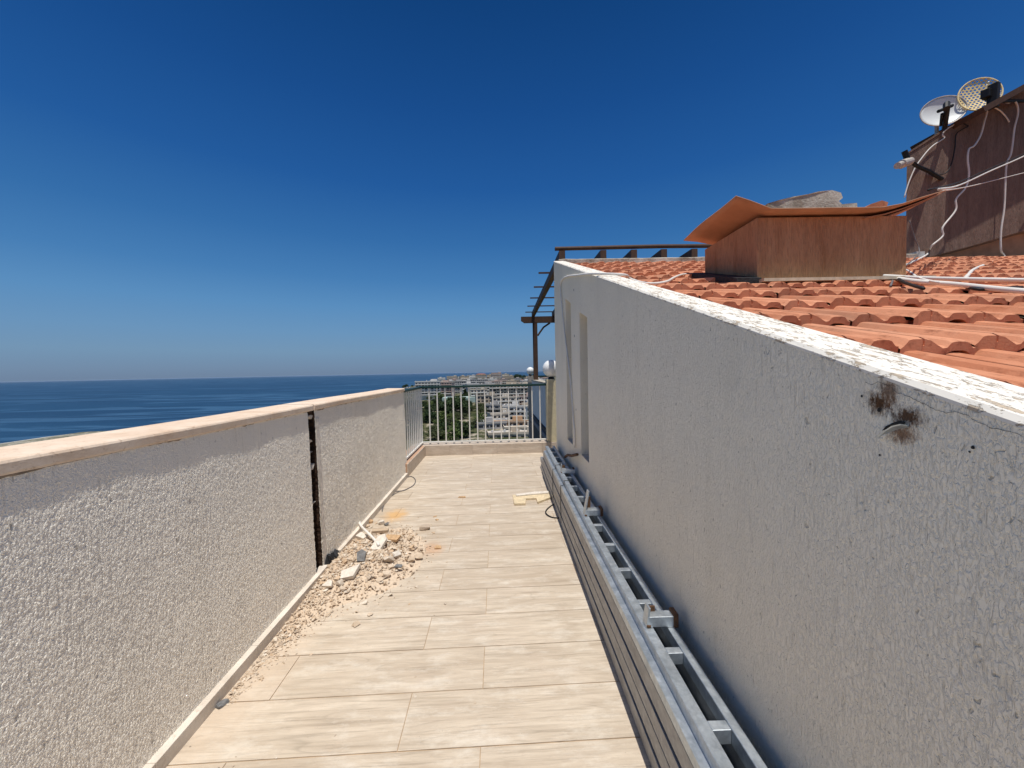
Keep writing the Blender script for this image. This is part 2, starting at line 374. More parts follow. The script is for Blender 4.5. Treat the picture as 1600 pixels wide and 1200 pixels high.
# ------------------------------------------------------------------ the setting: sea, terrain
def sea():
    t = NT('sea_water')
    c = t.mix(t.ramp(t.noise(.0012, 5, .6, t.map((1, 3, 1))), [(.35, 0.0), (.7, 1.0)]), (.004, .028, .070), (.008, .048, .105))
    # calm slicks: paler bands lying across the water
    sl_ = t.ramp(t.noise(.0011, 3, .55, t.map((.45, 2.6, 1), (500, 0, 0), (0, 0, .25)), 1.6), [(.535, 0.0), (.565, 1.0), (.60, 1.0), (.63, 0.0)])
    c = t.mix(t.math('MULTIPLY', sl_, .35), c, (.06, .14, .24))
    hb = t.math('ADD', t.noise(.09, 6, .7, t.map((.6, 1, 1))), t.math('MULTIPLY', t.noise(.012, 3, .6), 2.0))
    t.bump(hb, 3.0, .55)
    return t.fin(c, t.math('SUBTRACT', .42, t.math('MULTIPLY', sl_, .10)), 0, .35)
M['sea'] = sea()
SEA_Z = -118.0
mb = MB(); S = 90000
mb.add([(-S, -3000, SEA_Z), (S, -3000, SEA_Z), (S, S*1.6, SEA_Z), (-S, S*1.6, SEA_Z)], [(0,1,2,3)])
mb.build('sea', M['sea'], loc=(0, 0, SEA_Z), kind='structure')

CO = [(-600,-1000),(700,-978),(789,-972),(856,-974),(872,-917),(953,-903),(1030,-820),(1150,-640),(1600,-330),(2200,-250),(2450,-60),(2650,380),(2700,900)]
def coast(y):
    if y <= CO[0][0]: return CO[0][1]
    for (y0, x0), (y1, x1) in zip(CO, CO[1:]):
        if y <= y1: return x0 + (x1-x0)*(y-y0)/(y1-y0)
    return 3000.0
def sstep(t): t = max(0, min(1, t)); return t*t*(3-2*t)
def EDGE(y):
    pts = [(-1000,-140),(200,-150),(500,-130),(1000,-170),(1500,-230),(2000,-150),(3000,-100)]
    for (a, b), (c, d) in zip(pts, pts[1:]):
        if y <= c: return b + (d-b)*(y-a)/(c-a)
    return -100
def terr(x, y):
    d = min(x - coast(y) + 5*noise.noise(Vector((x*.008, y*.008, 3))), 2700-y)
    E = EDGE(y)
    h = SEA_Z - 1 + min(9, max(-6, d*.10)) + 80*sstep(min(1, (x-(E-380))/380))*sstep((d-40)/300)
    r = math.hypot(x, y)
    h += 6*noise.noise(Vector((x*.004, y*.004, 1.7)))*sstep(d/300)
    h += 16*math.exp(-(r/110)**2)
    return h
def terrain_mat():
    t = NT('hillside'); c = t.mix(t.ramp(t.noise(.03, 5, .7), [(.38, 0.0), (.62, 1.0)]), (.030, .045, .016), (.11, .105, .055))
    c = t.mix(t.ramp(t.noise(.11, 4, .7), [(.54, 0.0), (.62, 1.0)]), c, (.38, .33, .26))
    sep = t.t.nodes.new('ShaderNodeSeparateXYZ'); g = t.t.nodes.new('ShaderNodeNewGeometry'); t.set(sep.inputs[0], g.outputs['Position'])
    zz = t.math('ADD', sep.outputs[2], t.math('MULTIPLY', t.noise(.02, 4, .7), 8.0))
    k = t.ramp(t.math('DIVIDE', t.math('ADD', zz, 122.0), 20.0), [(.50, 1.0), (.95, 0.0)])
    c = t.mix(k, c, t.mix(t.ramp(t.noise(.05, 4, .7), [(.4, 0.0), (.6, 1.0)]), (.66, .62, .55), (.42, .39, .34)))
    t.bump(t.noise(.3, 4, .7), .8); return t.fin(c, .95, 0, .1)
M['terrain'] = terrain_mat()
mb = MB(); xs = [-1100+12*i for i in range(25)] + [-800+28*i for i in range(100)]; ys = [-400+40*j for j in range(25)] + [600+16*j for j in range(40)] + [1240+40*j for j in range(45)]
vs = [(x, y, terr(x, y)) for y in ys for x in xs]; nx = len(xs)
mb.add(vs, [(j*nx+i, j*nx+i+1, (j+1)*nx+i+1, (j+1)*nx+i) for j in range(len(ys)-1) for i in range(nx-1)])
mb.build('hillside_ground', M['terrain'], loc=(0, 0, 0), smooth=True, kind='structure')

# ------------------------------------------------------------------ terrace floor: every plank tile is a raised face on the grout bed
XL, YEND = -1.26, 6.74
mb = MB(); mb.box(-1.60, 3.2, -2.2, 7.0, -0.25, -0.0035, mi=1)
PW, PL = .272, .955
k0 = int(math.floor((-2.2-1.447)/PW))
for k in range(k0, 22):
    y0 = 1.447 + PW*k; y1 = y0+PW
    if y0 > YEND: break
    yy0, yy1 = max(y0+.0026, -2.2), min(y1-.0026, YEND)
    off = -.41 if k % 2 == 0 else -.09
    for i in range(-2, 4):
        x0 = off + PL*i; x1 = x0+PL
        a, b = max(x0+.0018, XL-.02), min(x1-.0018, 2.2)
        if b - a < .02: continue
        j = random.uniform(-.0009, .0009); r = random.random()
        jz = random.uniform(-.0004, .0004)
        vs = [(a, yy0, -.0035), (b, yy0, -.0035), (b, yy1, -.0035), (a, yy1, -.0035),
              (a, yy0+j, jz), (b, yy0+j*.3, jz), (b, yy1+j*.5, jz), (a, yy1, jz)]
        mb.add(vs, [(4,5,6,7), (0,1,5,4), (1,2,6,5), (2,3,7,6), (3,0,4,7)], r)
mb.build('terrace_floor', [M['plank'], M['grout']], loc=(0, 0, 0), kind='structure')

# the building that carries the terrace
mb = MB(); mb.box(-1.52, 9.5, -2.2, 6.9, -26, -0.26)
mb.build('apartment_building', M['stucco_left'], label='own building below the terrace, rendered off-white, under the tiled floor', cat='building')

# ------------------------------------------------------------------ left parapet
XF = -1.315
pw = thing('parapet_wall', (XF-.09, 1.6, 0), 'rough rendered off-white parapet with stone coping and a broken vertical groove, left of the terrace', 'wall')
def jag_prism(mb, y_edge, side, z0, z1, x0, x1, y_far, step=.03):
    pass
YA, YB = 2.722, 2.815
random.seed(3)
zs = [0.0]
while zs[-1] < 1.165: zs.append(min(1.165, zs[-1] + random.uniform(.012, .035)))
def wall_wave(y, z): return XF + .022*(1.2-z)/1.2 + .0022*noise.noise(Vector((y*1.7, z*2.1, 5)))
def wall_panel(y_out, y_edge, sgn, amp, sy, sz):
    mbp = MB(); nz = int(1.1985/sz); ny = int(abs(y_edge-y_out)/sy); vs = []
    for j in range(nz+1):
        z = 1.1985*j/nz; ye = y_edge + sgn*abs(noise.noise(Vector((z*22, 3, amp*1000)))*amp*3 + noise.noise(Vector((z*70, 9, 1)))*amp) if amp else y_edge
        if sgn < 0: ye = min(ye, y_edge)
        for i in range(ny+1):
            y = y_out + (ye-y_out)*i/ny; vs.append((wall_wave(y, z), y, z))
    n = ny+1
    fs = [(j*n+i, j*n+i+1, (j+1)*n+i+1, (j+1)*n+i) if sgn < 0 else (j*n+i+1, j*n+i, (j+1)*n+i, (j+1)*n+i+1) for j in range(nz) for i in range(ny)]
    mbp.add(vs, fs)
    if amp:
        st = max(1, int(.02/sz)); e1 = [vs[j*n+ny] for j in range(0, nz+1, st)]; e2 = [(XF-.06, y+sgn*.006, z) for (x, y, z) in e1]; k = len(e1)
        e1 = [(x-.001, y, z) for x, y, z in e1]
        MB().add(e1+e2, [(j, j+1, k+j+1, k+j) for j in range(k-1)]).build('groove_side', M['core'], pw)
    return mbp
wall_panel(-2.2, .8005, -1, 0, .1, .1).build('rendered_face', M['stucco_left'], pw, smooth=True)
wall_panel(.80, YA, -1, .003, .0036, .0036).build('rendered_face', M['stucco_disp'], pw, smooth=True)
wall_panel(5.50, YB, 1, .004, .005, .005).build('rendered_face', M['stucco_disp_far'], pw, smooth=True)
mb = MB(); mb.box(XF-.20, XF-.055, -2.2, 5.497, 0, 1.20); mb.box(XF-.056, XF-.012, 5.44, 5.4975, 0, 1.2)
mb.box(XF-.056, XF-.012, YA-.02, YB+.02, 1.165, 1.2)
mb.build('wall_core', M['core'], pw)
mb = MB()   # render outside and wall end
mb.box(XF-.215, XF-.2005, -2.2, 5.50, -.2, 1.2); mb.box(XF-.2, XF-.006, 5.4978, 5.508, 0, 1.2)

mb.build('outer_render', M['cement'], pw)
# cement bridges left in the groove and the repaired strip beside it
for (z, h, q) in ((1.155, .035, .01), (.985, .026, .008), (.80, .045, .0), (.54, .014, .0), (.90, .012, .02), (.33, .012, .02)):
    mb = MB(); c = Vector((XF-.018-q*.5, (YA+YB)/2+.003, z)); pts = []
    for i in range(26):
        pts.append(c + Vector((random.uniform(-.025, .02), random.uniform(-.05, .05), random.uniform(-h/2, h/2))))
    bm = bmesh.new(); [bm.verts.new(p) for p in pts]; bmesh.ops.convex_hull(bm, input=bm.verts)
    bm.verts.ensure_lookup_table(); keep = [v for v in bm.verts if v.link_faces]; ix = {v: i for i, v in enumerate(keep)}
    mb.add([tuple(v.co) for v in keep], [tuple(ix[v] for v in f.verts) for f in bm.faces]); bm.free()
    mb.build('mortar_lump', M['cement'], pw)
mb = MB(); pl = []; prr = []
for z in [i*.03 for i in range(2, 39)]:
    pl.append((YB+.014+random.uniform(-.003, .004), z)); prr.append((YB+.060+random.uniform(-.006, .006)+.004*math.sin(z*9), z))
n = len(pl); xo = lambda z: XF+.0052+.022*(1.2-z)/1.2
mb.add([(xo(z), y, z) for y, z in pl] + [(xo(z), y, z) for y, z in prr] + [(xo(z)-.012, y, z) for y, z in prr],
       [(j, n+j, n+j+1, j+1) for j in range(n-1)] + [(n+j, 2*n+j, 2*n+j+1, n+j+1) for j in range(n-1)])
mb.build('smooth_patch', plain('patch_mortar', (.80, .74, .66), .95, var=.3, sc=25, bump=.003), pw)
# coping in two lengths with a broken joint; overhang grows towards the far end
def coping(y0, y1, mbc, k=60):
    xin = lambda y: XF + .0075 + .0012*y + .0008*math.sin(y*5.2) + .0005*math.sin(y*13)
    prof = lambda y: [(XF-.235, 1.200), (xin(y)-.003, 1.200), (xin(y), 1.207), (xin(y), 1.232), (xin(y)-.004, 1.239), (xin(y)-.012, 1.243), (XF-.225, 1.247), (XF-.235, 1.24)]
    n = 8; vs = []
    for i in range(k+1):
        y = y0 + (y1-y0)*i/k; dz = .002*math.sin(y*2.3); vs += [(x, y, z+dz) for x, z in prof(y)]
    fs = [(i*n+j, (i+1)*n+j, (i+1)*n+(j+1) % n, i*n+(j+1) % n) for i in range(k) for j in range(n)]
    fs += [tuple(range(n)), tuple(range(k*n, k*n+n))[::-1]]
    mbc.add(vs, fs); return mbc
coping(-2.2, 2.79, MB()).build('coping', M['coping'], pw)
coping(2.81, 5.53, MB()).build('coping', M['coping'], pw)
for (ya_, yb_) in ((-2.2, YA-.01), (YB+.015, 5.49)):
    mb = MB(); vs = []; k = int((yb_-ya_)/.012)
    for i in range(k+1):
        y = ya_+(yb_-ya_)*i/k; q = max(0, noise.noise(Vector((y*6, 2, 2))) + .6*noise.noise(Vector((y*31, 2, 2)))); x = XF + .0022*noise.noise(Vector((y*1.7, 2.5, 5)))+.0018+.003*min(1, q*3)
        vs += [(x, y, 1.2), (x, y, 1.199-.014*q), (XF-.01, y, 1.199-.014*q-.001)]
    mb.add(vs, [(i*3+j, i*3+j+1, i*3+j+4, i*3+j+3) for i in range(k) for j in range(2)])
    mb.build('mortar_joint', M['joint'], pw)

# skirting along the parapet, and kerbs
def skirt(y0, y1, mbs):
    y = y0
    while y < y1-.01:
        ye = min(y1, y+.60); dz = random.uniform(-.001, .001)
        mbs.box(XF-.002, XL, y+.001, ye-.001, -.003, .060+dz); y = ye
    return mbs
skirt(-2.2, 2.835, MB()).build('skirting', M['skirting'], bevel=.002, label='pale tile skirting along the left parapet, nearer length up to the broken groove', cat='skirting', group='skirting under the parapet')
skirt(3.06, 5.40, MB()).build('skirting', M['skirting'], bevel=.002, label='pale tile skirting along the left parapet, farther length beyond the rubble', cat='skirting', group='skirting under the parapet')
kb = thing('kerb', (-.3, 6.84, 0), 'low tiled kerb under the white railing at the far end of the terrace', 'kerb')
mb = MB(); mb.box(-1.50, 3.1, YEND+.012, 6.98, -.01, .172); mb.box(-1.50, XL-.012, 5.512, YEND+.012, -.01, .172)
mb.build('kerb_core', M['cement'], kb)
mb = MB(); x = XL
for i in range(5):
    x1 = x + [.42, .40, .44, .80, .9][i]; mb.box(x+.0015, x1-.0015, YEND, YEND+.012, 0, .180, random.random()); x = x1
y = 5.41
for i in range(2):
    y1 = [6.1, YEND][i]; mb.box(XL-.012, XL, y+.001, y1-.001, 0, .180, random.random()); y = y1
mb.build('facing_tile', M['plank_kerb'], kb, bevel=.0015)
MB().box(-1.51, 3.1, YEND+.0125, 6.99, .1725, .1805, .3).build('top_tile', M['plank_kerb'], kb)
mb = MB()
mb.box(-1.51, XL-.0125, 5.535, YEND+.012, .1725, .181, .7)
mb.box(XF-.0, XL-.0125, 5.41, 5.534, .058, .181, .5)
mb.build('top_tile', plain('red_brown_kerb_top', (.52, .33, .22), .85, var=.35, sc=22, bump=.002), kb)

# ------------------------------------------------------------------ railing
XRAIL, YRAIL = -1.33, 6.86
rl = thing('railing', (XRAIL, YRAIL, .181), 'white metal bar railing with dark green handrail closing the far end of the terrace', 'railing')
XEND = .90
mb = MB(); mb.box(XRAIL-.03, XEND, YRAIL-.03, YRAIL+.03, 1.185, 1.222); mb.box(XRAIL-.03, XRAIL+.03, 5.53, YRAIL-.031, 1.185, 1.222)
mb.build('handrail', M['green'], rl, bevel=.006)
mb = MB(); mb.box(XRAIL-.016, XEND, YRAIL-.016, YRAIL+.016, .205, .232)
mb.build('bottom_rail', M['white_metal'], rl, bevel=.003)
mb = MB(); mb.box(XRAIL-.016, XRAIL+.016, 5.53, YRAIL-.017, .205, .232); mb.build('bottom_rail', M['white_metal'], rl, bevel=.003)
b0 = MB().box(XRAIL-.010, XRAIL+.010, YRAIL-.010, YRAIL+.010, .233, 1.184).build('baluster', M['white_metal'], rl)
f0 = MB().box(XRAIL-.013, XRAIL+.013, YRAIL-.018, YRAIL+.02, .181, .2045).build('foot', M['steel_dark'], rl)
for i in range(1, 16):
    c = b0.copy(); COL.objects.link(c); c.parent = rl; c.location = (.1407*i, 0, 0)
    c = f0.copy(); COL.objects.link(c); c.parent = rl; c.location = (.1407*i-.003, 0, 0)
for i in range(1, 10):
    c = b0.copy(); COL.objects.link(c); c.parent = rl; c.location = (0, -.1407*i, 0)

# ------------------------------------------------------------------ lamp pillars
def lamp_pillar(x, y, hw, z0, z1, r, mat, label):
    t = thing('lamp_pillar', (x, y, z0), label, 'lamp', 'globe lamps on pillars')
    b = MB().box(x-hw, x+hw, y-hw, y+hw, z0, z1).build('pillar', mat, t, bevel=.008)
    MB().tube([(x, y, z1), (x, y, z1+.02), (x, y, z1+.045)], [hw*.62, hw*.55, hw*.42], 20).build('lamp_base', M['black'], t)
    MB().sphere((x, y, z1+.035+r), r, 28, 18).build('globe', M['globe'], t, smooth=True)
lamp_pillar(.995, 6.87, .098, .181, 1.30, .155, M['pillar'], 'larger white globe lamp on a cream rendered pillar at the right end of the railing')
lamp_pillar(1.135, 12.6, .085, -3, 1.30, .125, plain('grey_render', (.42, .38, .33), .9), 'smaller white globe lamp on a grey pillar beyond the railing')
# neighbouring terrace wall behind
nw = thing('neighbour_wall', (1.25, 10, -3), 'smooth light grey parapet wall of the next terrace, behind the railing', 'wall')
MB().box(1.16, 1.34, 7.2, 12.4, .10, 1.14).build('wall_panel', plain('grey_plaster', (.66, .65, .64), .85, var=.1, sc=3), nw)
MB().box(1.12, 1.36, 7.2, 12.45, -3.2, .08).build('wall_base', plain('dark_base', (.06, .062, .068), .8, var=.3), nw)
MB().box(1.14, 1.36, 7.2, 12.4, 1.142, 1.175).build('wall_cap', M['concrete'], nw)
MB().box(1.09, 1.16, 7.2, 12.4, -.12, -.02).build('ledge', plain('grey_ledge', (.20, .205, .22), .8), nw)
gr = thing('green_rail', (1.5, 12.5, 1.1), 'dark green handrail of the farther terrace, between the two globe lamps', 'railing')
MB().box(1.22, 3.2, 12.5, 12.55, 1.25, 1.30).build('handrail', M['green'], gr)
for i in range(8): MB().box(1.3+.2*i, 1.318+.2*i, 12.515, 12.533, .2, 1.249).build('baluster', M['white_metal'], gr)

# ------------------------------------------------------------------ right wall
WX0, WX1 = .707, .852
WT0, WS = 1.203, .3285
def wt(y): return WT0 + WS*y
WEND = 5.40
def win_y(pxa): return WX0*600/(pxa-790)
rw = thing('house_wall', RF((WX0, 2, 0)), 'tall rendered side wall with sloping white top and two slit windows, right of the terrace', 'wall')
wb = RF((WX0, 2, 0))
# windows in right frame: (ynear, yfar, zbottom)
W2 = (3.26, 3.60); W1 = (4.16, 4.54)
def zs_at(px, py): return r_at_x(px, py, WX0)
p2a, p2b = r_at_x(920.5, 723.5, WX0), r_at_x(908.5, 711.5, WX0)
p1a, p1b = r_at_x(895, 695.7, WX0), r_at_x(886.7, 686, WX0)
q2a, q2b = r_at_x(917, 496, WX0), r_at_x(905, 488, WX0)
q1a, q1b = r_at_x(891.5, 474, WX0), r_at_x(882, 468, WX0)
W2 = (p2a.y, p2b.y, (p2a.z+p2b.z)/2, q2a.z, q2b.z); W1 = (p1a.y, p1b.y, (p1a.z+p1b.z)/2, q1a.z, q1b.z)
print('WIN', W2, W1)
def tt(y): return wt(y)-.012
mb = MB(RF)
def seg(y0, y1, zf0, zf1):  # from lower line to wall top
    mb.prism([(y0, zf0), (y1, zf1), (y1, tt(y1)), (y0, tt(y0))], 'x', WX0, WX1-.002)
mb.prism([(-2.2, -.02), (W2[0], -.02), (W2[0], tt(W2[0])), (-2.2, tt(-2.2))], 'x', WX0, WX1-.002)
mb.prism([(W2[0], -.02), (W2[1], -.02), (W2[1], W2[2]), (W2[0], W2[2])], 'x', WX0, WX1-.002)
seg(W2[0], W2[1], W2[3], W2[4])
mb.prism([(W2[1], -.02), (W1[0], -.02), (W1[0], tt(W1[0])), (W2[1], tt(W2[1]))], 'x', WX0, WX1-.002)
mb.prism([(W1[0], -.02), (W1[1], -.02), (W1[1], W1[2]), (W1[0], W1[2])], 'x', WX0, WX1-.002)
seg(W1[0], W1[1], W1[3], W1[4])
mb.prism([(W1[1], -.02), (WEND, -.02), (WEND, tt(WEND)), (W1[1], tt(W1[1]))], 'x', WX0, WX1-.002)
# stains: local coordinates relative to wall root (world axes)
def wl(px, py): p = RF(r_at_x(px, py, WX0)) - wb; return (p.y, p.z)
s1, s1b, s2, s2b = wl(1374, 630), wl(1388, 612), wl(1418, 652), wl(1408, 678)
rust = (.10, .045, .018)
M['stucco_right'] = stucco('smooth_render', (.97, .905, .755), .0032, [
    (s1[0], s1[1], .034, .028, rust, .97), (s1b[0], s1b[1], .024, .034, (.20, .11, .06), .85), (s2[0], s2[1], .036, .024, rust, .95), (s2b[0], s2b[1], .032, .022, (.20, .09, .04), .85)], pits=.45)
mb.build('rendered_face', M['stucco_right'], rw)
mb = MB(RF)  # white painted sloping top, edge slightly ragged
k = 220; vs = []; rnd = random.Random(5)
for i in range(k+1):
    y = -2.2 + (WEND+2.2)*i/k
    e = .0015+rnd.random()*.003; z = tt(y) + .0005
    vs += [(WX0-e*.4, y, z-.0005-rnd.random()*.002), (WX0-e*.4, y, z+.004), (WX0+.006, y, z+.013), (WX1-.006, y, z+.014), (WX1+.003, y, z+.006), (WX1+.003, y, z-.01)]
mb.add(vs, [(i*6+j, i*6+j+1, (i+1)*6+j+1, (i+1)*6+j) for i in range(k) for j in range(5)] + [(k*6, k*6+1, k*6+2, k*6+3, k*6+4, k*6+5)])
mb.build('wall_top', M['white_top'], rw)
for (W, nm) in ((W2, 'a'), (W1, 'b')):
    wn = MB(RF).prism([(W[0]-.0, W[2]), (W[1]+.0, W[2]), (W[1], W[4]), (W[0], W[3])], 'x', WX1-.0, WX1+.02).build('window', plain('dusty_pane', (.20, .21, .23), .3, var=.3, spec=.5), rw)
    MB(RF).box(WX0+.001, WX1-.004, W[0]+.003, W[1]-.003, W[2]+.0005, W[2]+.006).build('sill', M['cement'], wn)
# roof side of the building below the tiles
MB(RF).prism([(-2.2, -.02), (5.9, -.02), (5.9, ZR0-.12+SLOPE*5.9), (-2.2, ZR0-.12-SLOPE*2.2)], 'x', WX1+.03, 9.6).build('rendered_house', M['cement'],
      label='rendered body of the tile-roofed house behind the side wall', cat='building')
# little holes, hook, crack
def disc(px, py, r, name, label, parent=None):
    c = r_at_x(px, py, WX0-.0012); mbd = MB(RF); n = 12
    mbd.add([(c.x, c.y, c.z)] + [(c.x, c.y + r*math.cos(6.283*i/n)*random.uniform(.75, 1.1), c.z + r*math.sin(6.283*i/n)*random.uniform(.75, 1.1)) for i in range(n)], [(0, 1+(i+1) % n, 1+i) for i in range(n)])
    return mbd.build(name, M['black'], rw)
disc(1373.5, 640.5, .0045, 'drill_hole', ''); disc(896.5, 453, .014, 'drill_hole', ''); disc(897.5, 525, .014, 'drill_hole', ''); disc(900, 640, .012, 'drill_hole', '')
disc(1374.5, 711, .0022, 'drill_hole', ''); disc(1346.5, 619, .0026, 'drill_hole', ''); disc(1520, 699, .0028, 'drill_hole', ''); disc(1515, 706, .0018, 'drill_hole', '')
hk = [r_at_x(px, py, WX0-o) for px, py, o in ((1369, 683, .010), (1381, 673, .014), (1393, 665.5, .017), (1406, 662.5, .014), (1417, 664, .006), (1422, 667, -.004))]
hk2 = [r_at_x(px, py, WX0-o) for px, py, o in ((1369, 684, .006), (1381, 678, .005), (1393, 673, .005), (1406, 669, .004), (1417, 667, .002), (1422, 668, -.004))]
mb = MB(RF); n = len(hk)
mb.add(hk + hk2 + [p + Vector((.0015, 0, -.002)) for p in hk] + [p+Vector((.0015, 0, -.001)) for p in hk2], [(i, i+1, n+i+1, n+i) for i in range(n-1)] + [(2*n+i+1, 2*n+i, 3*n+i, 3*n+i+1) for i in range(n-1)] + [(i, 2*n+i, 2*n+i+1, i+1) for i in range(n-1)] + [(n+i+1, 3*n+i+1, 3*n+i, n+i) for i in range(n-1)])
mb.build('hook', M['steel'], label='curved grey metal hook in the rust stain high on the right wall', cat='hook')
sl_o = [(1378,673),(1384,666),(1394,661),(1404,657.5),(1415,659),(1413,664),(1402,666),(1391,669)]
mb = MB(RF); mb.add([r_at_x(a, b, WX0-.0013) for a, b in sl_o], [tuple(range(8))]); mb.build('slit', M['black'], rw)
mb = MB(RF); cr = [(1352,598),(1361,600),(1372,597),(1384,601),(1392,604),(1400,613),(1413,617.5),(1424,622),(1437,627),(1450,635),(1462,641),(1478,645),(1495,644),(1508,647),(1520,655),(1533,662),(1548,668),(1566,671),(1583,676),(1600,682)]
pts = []
for (a, b), (c, d) in zip(cr, cr[1:]):
    for i in range(4):
        f = i/4; pts.append(r_at_x(a+(c-a)*f, b+(d-b)*f+random.uniform(-1.2, 1.2), WX0-.0008))
n = len(pts); wv = [.00022+.00022*random.random() for _ in pts]
mb.add([p+Vector((0, 0, w_)) for p, w_ in zip(pts, wv)] + [p-Vector((0, 0, w_)) for p, w_ in zip(pts, wv)], [(i, i+1, n+i+1, n+i) for i in range(n-1)])
mb.build('crack', M['black'], rw)

# ------------------------------------------------------------------ tiled roof
TW, TE = .213, .352
prof = [(0, .002), (.05, .012), (.12, .032), (.17, .035), (.29, .035), (.297, .012), (.315, .012), (.322, .035), (.40, .030), (.50, .012), (.56, .002), (.62, .004), (.68, .021), (.73, .024), (.86, .024), (.91, .020), (.96, .002), (1.0, .001)]
lowz = [-.026, -.026, -.024, -.018, -.018, -.018, -.018, -.018, -.018, -.020, -.020, -.014, -.008, -.005, -.005, -.009, -.018, -.020]
mb = MB(RF); rnd = random.Random(11)
nr = 21
for j in range(nr):
    yf = 5.62 - TE*(j+1); yb = yf + TE + .05
    shift = rnd.uniform(-.006, .006)
    for i in range(44):
        x0 = WX1 + .012 - .06*(0) + TW*i + shift
        if x0 > 9.6: break
        r = max(0, min(1, rnd.gauss(.5, .32))); dx = rnd.uniform(-.005, .005); dy = rnd.uniform(-.016, .016); dz = rnd.uniform(-.005, .007)
        lift = .033
        pf = [(u, h*.80) for u, h in prof]
        top = [(x0+dx+u*TW*.995, yf+dy, ZR0+SLOPE*yf+lift+h+dz) for u, h in pf]
        mid = [(x0+dx+u*TW*.995, yf+dy+.012, ZR0+SLOPE*(yf+.012)+lift+h+dz+.003) for u, h in pf]
        bak = [(x0+dx+u*TW*.995, yb, ZR0+SLOPE*yb+h-.006+dz*.3) for u, h in pf]
        low = [(x0+dx+u*TW*.995, yf+dy+.004, ZR0+SLOPE*yf+lift+lz+dz) for (u, h), lz in zip(prof, lowz)]
        und = [(x0+dx+u*TW*.995, yf+dy+.16, ZR0+SLOPE*(yf+.16)+h*.5-.012) for u, h in prof]
        n = len(prof)
        fs = []
        for a in range(4):
            fs += [((a+0)*n+q, (a+0)*n+q+1, (a+1)*n+q+1, (a+1)*n+q) for q in range(n-1)]
        mb.add(und + low + top + mid + bak, fs, r)
mb.build('tiled_roof', M['tile'], label='orange terracotta tiled roof sloping up behind the white-topped side wall', cat='roof')
mb = MB(RF); mb.prism([(-2.0, ZR0-.03-2*SLOPE), (5.6, ZR0-.03+5.6*SLOPE), (5.6, ZR0-.1+5.6*SLOPE), (-2.0, ZR0-.1-2*SLOPE)], 'x', WX1+.02, 9.6)
mb.build('roof_deck', M['concrete'], label='dark roof deck under the terracotta tiles', cat='roof deck')
# ridge beam of weathered concrete
zrt = ZR0 + SLOPE*5.62
mb = MB(RF); k = 60; vs = []
for i in range(k+1):
    x = WX0+.10 + i*(5.3/k); q = .006*noise.noise(Vector((x*7, 1, 2))) + .004*noise.noise(Vector((x*23, 1, 2)))
    for (y, z) in ((5.60, zrt-.05), (5.60+q, zrt+.085+q), (5.63, zrt+.1+q), (5.83, zrt+.1+q), (5.83, zrt-.2)): vs.append((x, y, z))
mb.add(vs, [(i*5+j, (i+1)*5+j, (i+1)*5+j+1, i*5+j+1) for i in range(k) for j in range(4)] + [(4,3,2,1,0), tuple(k*5+j for j in range(5))])
mb.build('ridge_beam', M['concrete'], label='weathered grey concrete beam along the top of the tiled roof', cat='beam')

# ------------------------------------------------------------------ pergola beyond the ridge
pg = thing('pergola', RF((.95, 12, -.2)), 'dark brown timber pergola standing beyond the right wall', 'pergola')
zb = 3.32; YN, YFAR = 5.95, 12.0
MB(RF).tube([(.80, YN, zb), (2.4, YN, zb+.015), (4.4, YN, zb+.0)], .030, 10).build('near_beam', M['wood'], pg)
ZB2 = 3.17
MB(RF).prism([(.52, ZB2-.15), (.62, ZB2-.22), (3.6, ZB2-.22), (3.6, ZB2-.03), (.52, ZB2-.03)], 'y', YFAR-.07, YFAR+.07).build('far_beam', M['wood'], pg)
for x in (.90, 1.02, 1.53, 2.0, 2.46, 2.93, 3.4):
    if x == 1.02: continue
    MB(RF).box(x-.045, x+.045, YN-.07, YFAR+.02, ZB2-.03+.001, ZB2+.10).build('rafter', M['wood'], pg)
for y in (7.25, 8.45, 9.7, 10.9, 12.0):
    MB(RF).box(.66, 3.6, y-.013, y+.013, ZB2+.101, ZB2+.13).build('batten', M['wood'], pg)
MB(RF).box(.88, 1.02, YFAR-.065, YFAR+.065, -3, ZB2-.221).build('post', M['wood'], pg)
br = [(1.03, ZB2-.62), (1.10, ZB2-.52), (1.22, ZB2-.36), (1.42, ZB2-.23)]
MB(RF).tube([(x, YFAR, z) for x, z in br], .028, 8).build('brace', M['wood'], pg)

# ------------------------------------------------------------------ box shaft on the roof with bent sheet cover
fl = roofpt(1183, 444); fr = roofpt(1415, 444)
YBX = (fl.y+fr.y)/2; X0, X1 = r_at_y(1183, 400, YBX).x, r_at_y(1417, 390, YBX).x
ztop = r_at_y(1300, 338, YBX).z
bl = r_at_x(1101, 400, X0); YBB = bl.y
print('BOX', X0, X1, YBX, YBB, ztop, fl, fr)
bx = thing('roof_shaft', RF(((X0+X1)/2, YBX, fl.z)), 'square brown rendered shaft rising from the tiled roof under a bent sheet', 'shaft')
mb = MB(RF); zb0 = lambda y: ZR0+SLOPE*y-.02
mb.prism([(YBX, zb0(YBX)), (YBB, zb0(YBB)), (YBB, ztop), (YBX, ztop)], 'x', X0, X1)
mb.build('shaft_walls', M['box_render'], bx, bevel=.006)
mb = MB(RF); mb.box(X0-.02, X1+.09, YBX-.10, YBX-.002, zb0(YBX)+.055, zb0(YBX)+.075)
mb.build('flashing', plain('cream_flashing', (.66, .58, .42), .8, var=.3, sc=14), bx)
mb = MB(RF); z1 = zb0(YBX)+.09
mb.prism([(YBX-.05, zb0(YBX)+.045), (YBB, zb0(YBB)+.06), (YBB, zb0(YBB)+.085), (YBX-.05, z1)], 'x', X0-.17, X0-.003)
mb.build('shadow_strip', M['membrane'], bx)  # black strip modelled in place of the shaft's shadow on the tiles
